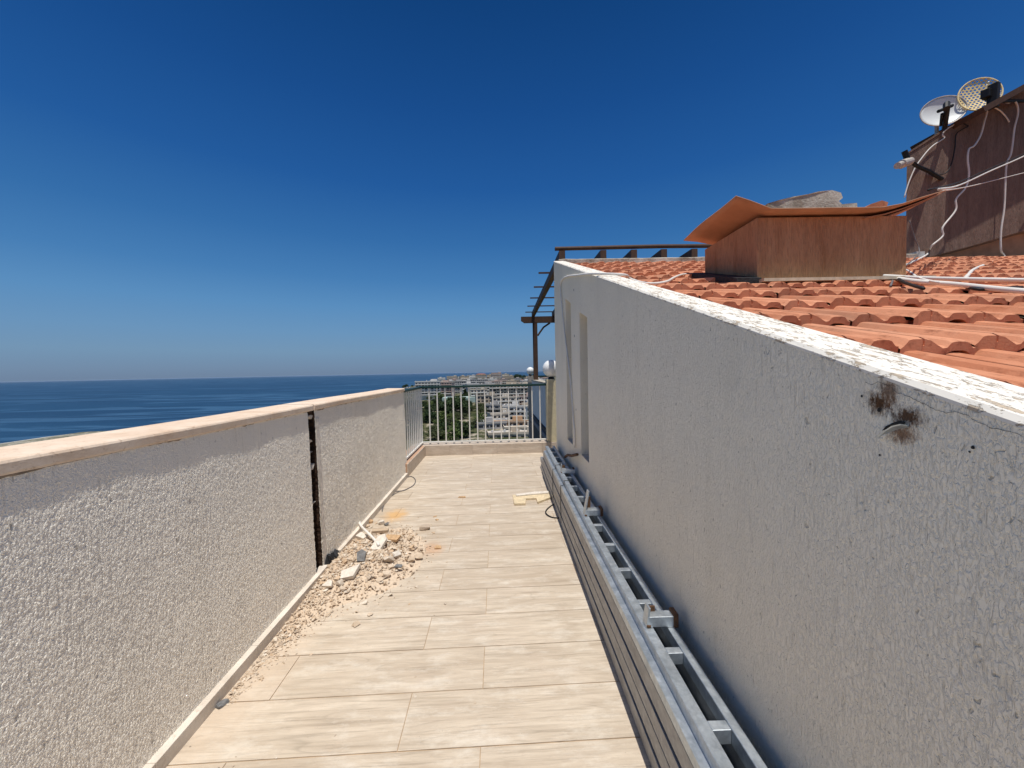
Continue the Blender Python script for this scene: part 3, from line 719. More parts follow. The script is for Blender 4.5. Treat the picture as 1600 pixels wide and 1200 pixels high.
# sheet: lofted between a front and a back edge
fe_px = [(1150, 307), (1158, 309.5), (1172, 314), (1188, 320), (1205, 326.5), (1225, 331.5), (1250, 334), (1290, 335), (1330, 335), (1350, 334), (1380, 328), (1410, 319), (1440, 309), (1478, 298)]
YS0 = YBX-.10
front = [r_at_y(px, py, YS0 + (.0 if px < 1440 else (px-1440)/38*.12)) for px, py in fe_px]
for p in front:
    if X0 < p.x < X1 - .25: p.z = max(p.z, ztop+.012)
kf = len(front)
bk0 = r_at_y(1068, 374, YBB+.05); z_b = ztop+.03
bx0 = bk0.x; back = []
for i, p in enumerate(front):
    f = i/(kf-1); x = bx0 + (X1+.35-bx0)*f
    z = bk0.z + (ztop+.03-bk0.z)*sstep(f*3.2); back.append(Vector((x, YBB+.05, z + (.10*max(0, f-.7)/.3))))
print('SHEET', front[0], bk0, ztop)
rows = []
NV = 9
for v in range(NV):
    g = v/(NV-1); row = []
    for a, b in zip(front, back):
        p = a.lerp(b, g); zc = p.z
        if X0+.02 < p.x < X1: zc = max(zc, ztop+.010)
        else:
            base = zc
        p.z = zc + .012*math.sin(g*6+p.x*3)*g
        if X0-.02 < p.x < X1+.02: p.z = max(p.z, ztop+.008)
        row.append(p)
    rows.append(row)
mb = MB(RF); vs = [p for r in rows for p in r] + [p+Vector((0, 0, .006)) for r in rows for p in r]; N = kf*NV
fs = []
for v in range(NV-1):
    for i in range(kf-1):
        a = v*kf+i; fs.append((a, a+kf, a+kf+1, a+1)); fs.append((N+a, N+a+1, N+a+kf+1, N+a+kf))
for i in range(kf-1): fs.append((i, i+1, N+i+1, N+i)); a = (NV-1)*kf+i; fs.append((a+1, a, N+a, N+a+1))
for v in range(NV-1): a = v*kf; fs.append((a+kf, a, N+a, N+a+kf)); a = v*kf+kf-1; fs.append((a, a+kf, N+a+kf, N+a))
mb.add(vs, fs)
sh = mb.build('cover_sheet', M['sheet'], smooth=True, label='bent terracotta-coloured sheet lying over the roof shaft, its near left corner curled up', cat='sheet')

for q_, (dz_, dy_, lb_) in enumerate(((-.022, .03, 'upper'), (-.048, .06, 'lower'))):
    st_ = []
    for f_ in (0, .25, .5, .75, 1):
        p_ = r_at_y(1352+118*f_, 336-34*f_**1.5, YS0+.05+dy_); p_.z += dz_*(1-f_*.9)
        st_ += [p_, p_+Vector((0, .22, .01)), p_+Vector((0, .22, .018)), p_+Vector((0, 0, .008))]
    mb = MB(RF); mb.add(st_, [(i*4+j, i*4+(j+1) % 4, (i+1)*4+(j+1) % 4, (i+1)*4+j) for i in range(4) for j in range(4)] + [(3,2,1,0), (16,17,18,19)])
    mb.build('folded_strip', M['sheet'], label=f'{lb_} folded terracotta strip tucked under the right end of the bent sheet', cat='sheet')
def chunk(center, size, seed, flat=1.0, npts=26, xf=RF, rot=0.0, tilt=(0, 0)):
    rn = random.Random(seed); bm = bmesh.new(); sx, sy, sz = size
    for _ in range(npts):
        p = Vector((rn.uniform(-1, 1), rn.uniform(-1, 1), rn.uniform(-1, 1)))
        mx = max(abs(p.x), abs(p.y), abs(p.z)); p /= mx; p *= rn.uniform(.78, 1.0)
        bm.verts.new(p)
    bmesh.ops.convex_hull(bm, input=bm.verts)
    for v in [v for v in bm.verts if not v.link_faces]: bm.verts.remove(v)
    bmesh.ops.recalc_face_normals(bm, faces=bm.faces)
    rm = Matrix.Rotation(rot, 3, 'Z') @ Matrix.Rotation(tilt[0], 3, 'X') @ Matrix.Rotation(tilt[1], 3, 'Y')
    vs = [Vector(center) + rm @ Vector((v.co.x*sx, v.co.y*sy, v.co.z*sz)) for v in bm.verts]
    bm.verts.index_update(); fs = [tuple(v.index for v in f.verts) for f in bm.faces]; bm.free()
    mbc = MB(xf); mbc.add(vs, fs, rn.random()); return mbc
def slab_mesh(px0, px1, ytop_px, ybot_px, yd, depth, seed):
    a = r_at_y(px0, ybot_px, yd); b = r_at_y(px1, ytop_px, yd)
    return ((a.x+b.x)/2, yd+depth/2, (a.z+b.z)/2), ((b.x-a.x)/2, depth/2, (b.z-a.z)/2)
# broken concrete slab: irregular wedge with a profile in the picture plane
def wedge(pxs, yd, depth, name, mat, label, cat, zmin=None):
    pts = [r_at_y(px, py, yd) for px, py in pxs]; mbw = MB(RF); n = len(pts)
    if zmin is not None:
        for p in pts: p.z = max(p.z, zmin)
    L = 5; vs = []
    for l in range(L):
        g = l/(L-1)
        for p in pts:
            cz = zmin if zmin is not None else min(q.z for q in pts); s_ = 1 - .25*g*g
            j = .010*noise.noise(p*9 + Vector((0, l*1.3, 0)))
            vs.append((p.x + j, p.y+depth*g + j, cz + (p.z-cz)*s_ + j*.5))
    fs = [(l*n+i, l*n+(i+1) % n, (l+1)*n+(i+1) % n, (l+1)*n+i) for l in range(L-1) for i in range(n)] + [tuple(range(n))[::-1], tuple(range((L-1)*n, L*n))]
    mbw.add(vs, fs); return mbw.build(name, mat, label=label, cat=cat)
ZT = ztop+.028
wedge([(1199, 327), (1199, 318), (1216, 313), (1240, 307), (1262, 303.5), (1279, 299), (1300, 297), (1314, 301), (1317, 309), (1311, 314), (1317, 320), (1313, 327), (1290, 329), (1240, 329)], YBX+.02, .34,
      'concrete_slab', M['concrete'], 'large broken concrete slab weighing down the sheet on the roof shaft', 'slab', ZT)
wedge([(1317, 327), (1316, 319), (1328, 318), (1339, 317), (1340, 326)], YBX+.03, .13, 'concrete_lump', M['concrete'], 'small broken concrete lump just right of the big slab on the sheet', 'rubble', ZT)
wedge([(1345, 328), (1360, 319), (1378, 313), (1388, 316), (1386, 322), (1370, 327)], YBX+.05, .12, 'broken_roof_tile', M['tile'], 'broken terracotta tile piece lying on the sheet right of the slab', 'tile piece', ZT)

# ------------------------------------------------------------------ building on the right behind the roof
YH = 5.95
hb = thing('stair_house', RF((7.5, YH, 2.8)), 'mauve-brown rendered rooftop building with sloping top on the right', 'building')
tl = r_at_y(1417, 243, YH); tm = r_at_y(1500, 190, YH); tr = r_at_y(1600, 140, YH); sl2 = (tr.z-tl.z)/(tr.x-tl.x)
xr = tr.x + 2.2
def HF(p): return RF((p[0]+(p[1]-YH)*1.15, p[1], p[2]))
arc = [(1432, 408), (1450, 402), (1480, 394), (1515, 385), (1550, 375), (1580, 366), (1600, 361)]
ap = [r_at_y(px, py, YH) for px, py in arc]; zbot = r_at_y(1417, 412, YH).z - .1
poly = [(tl.x, zbot), (ap[0].x, zbot)] + [(p.x, p.z) for p in ap] + [(xr, ap[-1].z+.15), (xr, tr.z + sl2*2.2), (tr.x, tr.z), (tm.x, tm.z), (tl.x, tl.z)]
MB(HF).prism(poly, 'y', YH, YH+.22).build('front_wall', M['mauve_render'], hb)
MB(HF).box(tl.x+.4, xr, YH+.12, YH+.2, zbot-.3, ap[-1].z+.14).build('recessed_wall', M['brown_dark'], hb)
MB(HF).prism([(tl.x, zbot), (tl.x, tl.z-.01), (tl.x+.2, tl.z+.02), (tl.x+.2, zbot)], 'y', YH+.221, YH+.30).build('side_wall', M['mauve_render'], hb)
mb = MB(HF)
mb.prism([(tl.x-.01, tl.z+.001), (tm.x, tm.z+.001), (tr.x, tr.z+.001), (xr, tr.z+sl2*2.2+.001), (xr, tr.z+sl2*2.2+.04), (tr.x, tr.z+.04), (tm.x, tm.z+.035), (tl.x-.01, tl.z+.03)], 'y', YH-.012, YH+.31)
mb.build('roof_edge', M['mauve_render'], hb)
e0 = r_at_y(1572, 152, YH-.35); e1 = r_at_y(1600, 134, YH-.35)
mb = MB(RF); mb.obox((e1.x+.35, YH+.1, e1.z+.16), (1.0, 0, .52), (0, .5, 0), (-.02, 0, .035)); mb.build('eaves_board', M['wood'], hb)
MB(RF).box(tl.x+.0, tl.x+.13, YH-.16, YH-.02, zbot+.13, zbot+.24).build('junction_box', plain('white_box', (.6, .58, .54), .6, var=.3), label='small white junction box at the foot of the mauve building, right of the shaft', cat='junction box')

# ------------------------------------------------------------------ satellite dishes
def dish_frame(c, nrm, upv=Vector((0, 0, 1))):
    nrm = Vector(nrm).normalized(); rt = upv.cross(nrm).normalized(); u = nrm.cross(rt); return Vector(c), rt, u, nrm
def solid_dish(c, nrm, a, b, depth):
    c, rt, u, n = dish_frame(c, nrm); mbd = MB(RF); nr_, na = 7, 36; vs = [c - n*depth]; back = [c - n*(depth+.006)]
    for i in range(1, nr_+1):
        r = i/nr_
        for k in range(na):
            an = 2*math.pi*k/na; p = c + rt*(a*r*math.cos(an)) + u*(b*r*math.sin(an)) - n*(depth*(1-r*r)); vs.append(p); back.append(p - n*.006)
    N = len(vs); fs = []
    for k in range(na): fs.append((0, 1+k, 1+(k+1) % na)); fs.append((N, N+1+(k+1) % na, N+1+k))
    for i in range(nr_-1):
        for k in range(na):
            A = 1+i*na; q = (A+k, A+na+k, A+na+(k+1) % na, A+(k+1) % na); fs.append(q); fs.append(tuple(N+z for z in q[::-1]))
    A = 1+(nr_-1)*na
    for k in range(na): fs.append((A+k, N+A+k, N+A+(k+1) % na, A+(k+1) % na))
    mbd.add(vs+back, fs); ring = [c + rt*(a*math.cos(2*math.pi*k/na)) + u*(b*math.sin(2*math.pi*k/na)) for k in range(na+1)]
    rim = MB(RF).tube(ring, .008, 6, caps=False)
    return mbd, rim
YD = YH-.05
cw = r_at_y(1474, 173, YD+.05)
d1 = thing('satellite_dish', RF((cw.x, YH, cw.z-.35)), 'plain white satellite dish standing on the sloping wall top', 'satellite dish', 'satellite dishes on the mauve building')
nrm1 = Vector((.25, -.72, -.62)) * 1
nrm1 = Vector((-.05, -.60, .50))
dm, rim = solid_dish(cw, (-.42, -.80, .20), .262, .250, .055)
dm.build('reflector', M['dish_white'], d1, smooth=True); rim.build('rim', M['lnb'], d1)
MB(RF).tube([r_at_y(1476, 200, YD), r_at_y(1477, 190, YD-.2), r_at_y(1480, 168, YD-.36)], .032, 8).build('feed_arm', M['black'], d1)
MB(RF).tube([r_at_y(1470, 196, YD-.1), r_at_y(1472, 178, YD-.3)], .018, 8).build('strut', M['black'], d1)
mb = MB(RF); mb.tube([r_at_y(1466, 174, YD-.36), r_at_y(1488, 165, YD-.36)], .022, 10); mb.tube([r_at_y(1479, 170, YD-.40), r_at_y(1479, 162, YD-.34)], .038, 10)
mb.build('feed_horn', M['black'], d1)
MB(RF).tube([(cw.x+.05, YH+.12, cw.z-.55), (cw.x+.03, YH+.12, cw.z-.05)], .025, 8).build('mast', M['lnb'], d1)
# perforated dish: honeycomb of round holes in a curved shell
cp = r_at_y(1531, 147, YD-.12)
d2 = thing('satellite_dish', RF((cp.x, YH, cp.z-.35)), 'golden perforated satellite dish with honeycomb holes beside the plain white one', 'satellite dish', 'satellite dishes on the mauve building')
def perforated(c, nrm, a, b, depth):
    c, rt, u, n = dish_frame(c, nrm); mbd = MB(RF); s = .046; vs = []; fs = []; NS = 12
    def P(x, y, o=0): rr = (x/a)**2 + (y/b)**2; return c + rt*x + u*y - n*(depth*(1-min(rr, 1.0)) + o)
    for i in range(-9, 10):
        for j in range(-9, 10):
            x = s*(i + (.5 if j % 2 else 0)); y = s*j*.866
            if (x/a)**2 + (y/b)**2 > .98: continue
            b0_ = len(vs); out, inn, inb = [], [], []
            for k in range(NS):
                an = 2*math.pi*k/NS; rh = s*.5*1.0/ (math.cos(((an+math.pi/6) % (math.pi/3)) - math.pi/6) if True else 1)
                ox, oy = x+math.cos(an)*rh, y+math.sin(an)*rh
                q = math.sqrt((ox/a)**2 + (oy/b)**2)
                if q > 1: ox /= q; oy /= q
                out.append(P(ox, oy)); inn.append(P(x+math.cos(an)*s*.33, y+math.sin(an)*s*.33)); inb.append(P(x+math.cos(an)*s*.33, y+math.sin(an)*s*.33, .006))
            vs += out + inn + inb
            for k in range(NS):
                l = (k+1) % NS; fs.append((b0_+k, b0_+l, b0_+NS+l, b0_+NS+k)); fs.append((b0_+NS+k, b0_+NS+l, b0_+2*NS+l, b0_+2*NS+k))
    mbd.add(vs, fs); return mbd, MB(RF).tube([P(a*math.cos(2*math.pi*k/36), b*math.sin(2*math.pi*k/36)) for k in range(37)], .010, 6, caps=False)
dm, rim = perforated(cp, (-.42, -.80, .22), .232, .275, .05)
dm.build('reflector', M['dish_tan'], d2); rim.build('rim', M['dish_tan'], d2)
mb = MB(RF); bc = r_at_y(1552, 150, YD-.28); mb.obox(bc, (.045, .02, 0), (-.02, .05, 0), (.01, 0, .17)); mb.obox(r_at_y(1544, 148, YD-.25), (.09, .03, .0), (-.02, .04, 0), (0, 0, .06))
mb.build('bracket', M['black'], d2, bevel=.008)
MB(RF).tube([r_at_y(1553, 158, YD-.22), r_at_y(1568, 158, YD-.1), r_at_y(1600, 158, YD)], .022, 8).build('mounting_pipe', M['black'], d2)
# bare antenna arm at the wall's left corner
ac = r_at_y(1430, 258, YH-.1)
aa = thing('antenna_arm', RF((ac.x, YH, ac.z)), 'dark antenna arm with a metal receiver head at the left corner of the mauve building', 'antenna')
a_pts = [r_at_y(1418, 247, YH-.22), r_at_y(1432, 259, YH-.18), r_at_y(1452, 268, YH-.08), r_at_y(1472, 280, YH-.02)]
MB(RF).tube(a_pts, .026, 8).build('arm', M['black'], aa)
MB(RF).tube([r_at_y(1413, 236, YH-.2), r_at_y(1419, 252, YH-.2)], .035, 8).build('clamp', M['black'], aa)
h0, h1 = r_at_y(1402, 259, YH-.28), r_at_y(1422, 252, YH-.2)
MB(RF).tube([h0, h0.lerp(h1, .3), h0.lerp(h1, .32), h1], [.045, .045, .062, .055], 14).build('receiver', M['lnb'], aa)

# ------------------------------------------------------------------ cables
def smooth_pts(pts, k=5):
    out = []
    for i in range(len(pts)-1):
        p0, p1, p2, p3 = pts[max(i-1, 0)], pts[i], pts[i+1], pts[min(i+2, len(pts)-1)]
        for q in range(k):
            t = q/k; out.append(.5*((2*p1) + (p2-p0)*t + (2*p0-5*p1+4*p2-p3)*t*t + (3*p1-p0-3*p2+p3)*t**3))
    out.append(pts[-1]); return out
def cable(pts, r, mat, label, xf=RF, group=None, name='cable'):
    return MB(xf).tube(smooth_pts([Vector(p) for p in pts]), r, 7).build(name, mat, smooth=True, label=label, cat='cable', group=group)
def onh(l, o=-.03): return [r_at_y(px, py, YH+o) for px, py in l]
def onr(l, off=.085): return [RI(roofpt(px, py, off)) for px, py in l]
cable(onh([(1493,187),(1490,195),(1482,200),(1474,207),(1473,212),(1475,216),(1460,226),(1450,235),(1438,250),(1430,262),(1420,285),(1413,308)]), .009, M['cable_white'], 'thin white cable from the plain white dish down past the antenna arm')
cable(onh([(1545,128),(1540,138),(1538,150),(1543,160),(1542,175),(1538,190),(1532,212),(1522,228),(1514,233),(1512,250),(1514,272),(1509,293),(1494,311),(1493,329),(1473,355),(1473,369),(1456,384),(1448,398)], -.12) + onr([(1424, 420)]), .012, M['cable_white'], 'wavy white cable hanging from the perforated dish to the roof right of the shaft')
cable(onh([(1557,148),(1573,160),(1585,158),(1590,167),(1590,180),(1585,200),(1582,225),(1579,242),(1573,255),(1571,280),(1569,325),(1564,361),(1564,391),(1569,402)], -.10) + onr([(1567,412),(1551,424),(1545, 431)]), .012, M['cable_white'], 'long white cable hanging down the mauve wall near the right edge')
cable(onh([(1540,172),(1550,167.5),(1562.5,173),(1572,183),(1577,191)]), .009, M['cable_white'], 'short white cable curving on the mauve wall under the perforated dish')
cable(onh([(1523,178),(1508,187),(1506,193),(1513,197),(1506,201),(1494,210),(1492,230),(1487,255),(1478,270),(1462,274)]), .008, M['cable_black'], 'thin black cable looping down the mauve wall to the antenna arm')
tip = front[-1]
cable([tip+Vector((-.05,0,.01)), r_at_y(1500,289,4.4), r_at_y(1550,266,4.9), r_at_y(1600,244,5.4), r_at_y(1680,205,5.9)], .009, M['cable_white'], 'thick white cable pulled tight from the sheet corner toward the upper right', group='wires from the sheet corner')
cable([tip+Vector((-.10,.02,.015)), r_at_y(1500,284,4.4), r_at_y(1550,262,4.9), r_at_y(1600,240,5.4), r_at_y(1680,200,5.9)], .007, M['cable_black'], 'black wire pulled tight above the thick white cable at the sheet corner', group='wires from the sheet corner')
cable([tip+Vector((-.02,0,0)), r_at_y(1520,290,4.6), r_at_y(1600,270,5.4), r_at_y(1680,250,5.9)], .005, M['cable_white'], 'thin white wire running lowest from the sheet corner to the right', group='wires from the sheet corner')
cable(onr([(1405,427),(1430,428),(1470,430),(1520,431),(1600,432),(1680,433)], .10), .013, M['cable_white'], 'upper white conduit lying across the roof tiles right of the shaft', name='conduit')
cable(onr([(1405,428),(1430,431),(1470,436),(1530,440),(1600,447),(1680,453)], .09), .014, M['cable_white'], 'lower white conduit sloping across the roof tiles right of the shaft', name='conduit')
cable(onr([(1440,414),(1452,419),(1465,428),(1480,433),(1500,437)], .10), .007, M['cable_white'], 'short thin white cable crossing the roof conduits')
cable(onr([(1412,417),(1420,418),(1428,425),(1440,435),(1455,441),(1476,447)], .09), .009, M['cable_black'], 'black cable lying on the tiles at the right foot of the shaft')
cable([r_at_y(1421,345,5.0), r_at_y(1430,374,5.0), r_at_y(1436,395,4.8)] + onr([(1435,421),(1422,443)]), .006, M['cable_grey'], 'thin grey cable dangling between the shaft and the mauve wall')
cable(onr([(1520,438),(1540,441),(1560,447),(1580,448),(1600,446),(1640,444)], .08), .008, M['cable_black'], 'black cable on the tiles under the conduits at the right edge')
# cable over the wall
cw_pts = onr([(1105,426),(1085,427),(1071,432),(1060,438),(1040,441.5),(1020,440),(1000,433.5)], .07)
cw_pts += [Vector((WX1+.0, r_at_x(975,429,WX1).y, 0))]; cw_pts[-1].z = wt(cw_pts[-1].y)+.02
def onw(l, o=.014): return [r_at_x(px, py, WX0-o) for px, py in l]
cw_pts += onw([(928,427.6),(904,429.6),(886,432),(878,437),(875.8,446),(877,464),(880,498),(885,540),(890,580),(893,612),(895,640),(898,673),(898,699)])
cable(cw_pts, .009, M['cable_white'], 'white cable coming over the sloping wall top and down past the slit windows')
cable([r_at_x(px, py, WX1-.03) for px, py in ((914,600),(916,612),(913,616),(908,618))], .006, M['cable_grey'], 'small grey cable loop inside the nearer slit window')

# ------------------------------------------------------------------ steel tubes stacked along the wall
G = 'galvanised tubes stacked along the right wall'
def steel(name, x0, x1, z0, z1, y0, y1, mat, label, dx=0.0):
    mb = MB(RF); k = 24; vs = []
    for i in range(k+1):
        y = y0+(y1-y0)*i/k; b = .003*math.sin(y*.9+x0*40)+dx*(i/k)
        vs += [(x0+b, y, z0), (x1+b, y, z0), (x1+b, y, z1), (x0+b, y, z1)]
    fs = [(i*4+j, i*4+(j+1) % 4, (i+1)*4+(j+1) % 4, (i+1)*4+j) for i in range(k) for j in range(4)]
    # open ends: a wall thickness and a dark hollow
    t = .003
    e = k*4; n = len(vs); vs += [(x0+t+dx, y1, z0+t), (x1-t+dx, y1, z0+t), (x1-t+dx, y1, z1-t), (x0+t+dx, y1, z1-t), (x0+t+dx, y1-.4, z0+t), (x1-t+dx, y1-.4, z0+t), (x1-t+dx, y1-.4, z1-t), (x0+t+dx, y1-.4, z1-t)]
    fs += [(e+j, e+(j+1) % 4, n+(j+1) % 4, n+j) for j in range(4)] + [(n+j, n+(j+1) % 4, n+4+(j+1) % 4, n+4+j) for j in range(4)] + [(n+4, n+5, n+6, n+7), (3, 2, 1, 0)]
    mb.add(vs, fs); return mb.build(name, mat, bevel=.0035, label=label, cat='steel tube', group=G)
def X(x): return x
steel('steel_tube', .498, .556, .004, .074, -1.0, 5.62, M['steel_dark'], 'lowest grey steel tube of the stack, on the floor on the terrace side')
steel('steel_tube', .502, .556, .086, .158, -1.0, 5.75, M['steel_dark'], 'second steel tube from the floor on the terrace side of the stack')
steel('steel_tube', .499, .556, .171, .237, -1.0, 5.40, M['steel_dark'], 'third steel tube from the floor on the terrace side of the stack')
steel('steel_tube', .503, .552, .249, .326, -1.0, 5.30, M['steel_dark'], 'fourth steel tube from the floor on the terrace side of the stack')
steel('steel_tube', .499, .5285, .337, .375, -1.0, 5.15, M['steel'], 'topmost bright steel tube on the terrace side, beside the ladder frame')
steel('steel_tube', .562, .605, .004, .110, -1.0, 5.55, M['steel_dark'], 'inner steel tube low in the stack, next to the outer one')
steel('steel_tube', .612, .655, .004, .110, -1.0, 5.50, M['steel_dark'], 'steel tube low in the stack on the wall side')
steel('steel_tube', .532, .560, .331, .361, -1.0, 5.2, M['steel_dark'], 'steel profile under the left rail of the upper ladder frame')
steel('steel_tube', .634, .655, .118, .355, -1.0, 5.3, M['steel_dark'], 'flat steel profile on edge on the wall side under the ladder frame')
steel('steel_tube', .585, .600, .118, .21, -1.0, 4.9, M['steel'], 'slim steel profile lying deep inside the stack under the rungs')
def ladder(x0, x1, z0, z1, y0, y1, rungs, label, rw_=.040):
    t = thing('steel_ladder_frame', RF(((x0+x1)/2, (y0+y1)/2, z0)), label, 'steel frame', 'welded steel ladder frames on the stack')
    for a, b in ((x0, x0+rw_), (x1-rw_*.75, x1)): MB(RF).box(a, b, y0, y1, z0, z1).build('rail', M['steel'], t, bevel=.003)
    for y in rungs: MB(RF).box(x0+rw_+.0005, x1-rw_*.75-.0005, y-.016, y+.016, z0+.004, z1-.003).build('rung', M['steel'], t, bevel=.002)
    return t
ladder(.530, .656, .367, .417, -.9, 5.25, [.50, .79, 1.07, 1.37, 1.67, 1.95, 2.24, 2.53, 2.82, 3.11, 3.40, 3.69, 3.98, 4.27, 4.56, 4.85, 5.1], 'upper galvanised ladder-shaped frame lying on top of the tube stack')
ladder(.572, .630, .262, .305, -.9, 5.0, [.70, 1.24, 1.60, 2.2, 2.8, 3.45, 4.1], 'lower galvanised ladder-shaped frame seen through the rungs of the upper one', .016)
# welded L brackets
def bracket(y, x0, x1, zt, hgt, lean, label, name='steel_bracket', w=.022, turn=0.0):
    t = thing(name, RF((x0, y, zt)), label, 'bracket', 'steel brackets lying on the ladder frame')
    MB(RF).obox(((x0+x1)/2, y+turn/2, zt+.022), ((x1-x0)/2, turn/2, 0), (0, w, 0), (0, 0, .021)).build('bar', M['steel'], t, bevel=.003)
    MB(RF).obox((x0+lean*hgt/2-.004, y, zt+hgt/2), (.004, 0, 0), (0, w*.95, 0), (lean*hgt/2, 0, hgt/2)).build('upright_plate', M['steel'], t, bevel=.001)
    MB(RF).obox((x0+lean*hgt*.30+.020, y+w*.8, zt+hgt*.30+.02), (.018, 0, 0), (0, .003, 0), (0, 0, hgt*.28)).build('side_plate', M['rust'], t, bevel=.001)
    MB(RF).box(x0-.006, x0+.012, y-w-.002, y+w*.6, zt+.001, zt+.012).build('weld', M['rust'], t, bevel=.003)
    MB(RF).obox((x1-.008, y+turn*.5, zt+.026), (.010, 0, 0), (0, w+.004, 0), (0, 0, .028)).build('rusty_end', M['rust'], t, bevel=.004)
bracket(1.51, .548, .668, .418, .078, .15, 'nearest welded steel bracket with rusty ends, across the ladder frame')
bracket(2.70, .545, .668, .418, .175, .18, 'middle steel bracket with a tall tilted upright plate, across the ladder frame', w=.030)
bracket(3.85, .545, .672, .418, .085, .1, 'farther steel bracket with a short upright, across the ladder frame', turn=-.05)
hk3 = [r_at_x(px, py, .66) for px, py in ((883,714),(887,711),(893,712),(902,710))]
MB(RF).tube(hk3, .014, 8).build('dark_hook', M['rust'], label='small dark hook on the wall end of the tube stack below the windows', cat='hook')
for (y, nm) in ((3.55, 'nearer'), (4.15, 'farther')):
    pts = [(.495, y, .02), (.494, y+.02, .17), (.495, y, .376), (.51, y-.01, .379), (.526, y, .380), (.528, y, .420), (.57, y+.01, .420), (.61, y+.02, .420)]
    MB(RF).tube(pts, .0028, 5).build('tie_wire', M['cable_black'], label=f'thin dark tie wire round the tube stack, the {nm} of two', cat='wire', group='tie wires round the tube stack')

# ------------------------------------------------------------------ rubble
random.seed(21)
pc = floorpt(585, 872); print('PILE', pc)
def pile_h(x, y):
    # mound against the parapet, long tail towards the viewer
    d = ((x+1.02)/.30)**2 + ((y-3.02)/.42)**2
    h = .10*math.exp(-d*1.1)
    d2 = ((x+1.20)/.14)**2 + ((y-2.55)/.45)**2
    return h + .022*math.exp(-d2)
# fine dust and chips: nobody could count them
mb = MB(); n = 30; vs = []; 
gx = [-1.262+.030*i for i in range(29)]; gy = [1.95+.035*j for j in range(50)]
for y in gy:
    for x in gx:
        h = pile_h(x, y); ed = noise.noise(Vector((x*14, y*14, 0)))*.012 + noise.noise(Vector((x*45, y*45, 1)))*.008
        vs.append((x, y, max(-.004, h-.012+ed*min(1, h*30)) if h > .004 else -.004))
nx = len(gx)
mb.add(vs, [(j*nx+i, j*nx+i+1, (j+1)*nx+i+1, (j+1)*nx+i) for j in range(len(gy)-1) for i in range(nx-1)], .4)
cnt = 0
def add_chip(mbx, x, y, z, s, rn):
    k = rn.random()
    c = chunk((x, y, z), (s*rn.uniform(.7, 1.3), s*rn.uniform(.6, 1.1), s*rn.uniform(.22, .55)), rn.randint(0, 10**6), npts=9, xf=ID, rot=rn.uniform(0, 6.28), tilt=(rn.uniform(-.5, .5), rn.uniform(-.5, .5)))
    mbx.add(c.v, c.f, rn.random())
while cnt < 2600:
    x = random.gauss(-1.00, .175); y = random.gauss(3.02, .28)
    if x < -1.255: continue
    s = min(.028, .0035+random.expovariate(1/.0052)); add_chip(mb, x, y, max(0, pile_h(x, y)-.006)+s*.25, s, random); cnt += 1
cnt = 0
while cnt < 1500:
    t = random.random(); y = 2.85 - 1.15*t**.8; wdt = .20*(1-t)+.035
    x = -1.255 + abs(random.gauss(0, wdt*.62)) 
    if x > -.6: continue
    s = min(.018, .003+random.expovariate(1/.0035))*(1-.35*t); add_chip(mb, x, y, max(0, pile_h(x, y)-.004)+s*.2, s, random); cnt += 1
for _ in range(150):      # strays over the floor
    x = random.uniform(-1.25, -.1) ; y = random.uniform(1.2, 5.0)
    if random.random() < .6: x = -1.25 + abs(random.gauss(0, .16))
    s = .0022 + random.expovariate(1/.0016); add_chip(mb, x, y, s*.25, min(s, .012), random)
mb.build('rubble_chips', M['rubble'], loc=(-1.0, 2.9, 0), label='heap of small plaster chips and dust at the foot of the left parapet', cat='rubble', kind='stuff')
def flp(px, py, z=0): p = floorpt(px, py, z); return p
def piece(px, py, size, mat, label, z=None, seed=1, rot=0, tilt=(0, 0), name='rubble_piece', cat='rubble', npts=22):
    p = flp(px, py, 0); zz = (pile_h(p.x, p.y) if z is None else z); p = flp(px, py, zz+size[2]*.6); zz = (pile_h(p.x, p.y) if z is None else z)
    chunk((p.x, p.y, zz+size[2]*.7), size, seed, xf=ID, rot=rot, tilt=tilt, npts=npts).build(name, mat, label=label, cat=cat)
def broken_slab(px, py, pts, th, mat, label, rot=0, tilt=(0, 0), z=None, name='plaster_slab', cat='rubble'):
    p = flp(px, py, .05); zz = (pile_h(p.x, p.y)+.02 if z is None else z)
    rm = Matrix.Rotation(rot, 3, 'Z') @ Matrix.Rotation(tilt[0], 3, 'X') @ Matrix.Rotation(tilt[1], 3, 'Y')
    pts = [(x*.82, y*.82) for x, y in pts]; th *= .85; mbb = MB(); n = len(pts); c = Vector((p.x, p.y, zz))
    vs = [c + rm @ Vector((x, y, -th/2)) for x, y in pts] + [c + rm @ Vector((x*.97, y*.97, th/2)) for x, y in pts]
    mbb.add(vs, [tuple(range(n))[::-1], tuple(range(n, 2*n))] + [(i, (i+1) % n, n+(i+1) % n, n+i) for i in range(n)]); mbb.build(name, mat, bevel=.002, label=label, cat=cat)
broken_slab(592, 862, [(-.075, -.07), (.03, -.085), (.075, .03), (.05, .10), (-.02, .085)], .030, M['plaster_white'], 'largest pale flat slab piece standing on top of the rubble heap', .1, (.45, -.12), z=.115)
broken_slab(566, 841, [(-.06, -.03), (.05, -.045), (.065, .02), (-.05, .045)], .028, M['plaster_white'], 'white elongated plaster block left of the white pipe in the heap', -.35, (.2, .1))
broken_slab(594, 830, [(-.09, -.025), (.08, -.03), (.09, .02), (-.08, .035)], .028, M['rubble'], 'long beige plaster bar at the back of the heap, right of the pipe', .25, (.1, .05))
broken_slab(612, 848, [(-.08, -.03), (.06, -.05), (.09, .04), (-.05, .05)], .024, M['tile_bit'], 'orange-brown flat fragment behind the large pale slab', .1, (.15, .1))
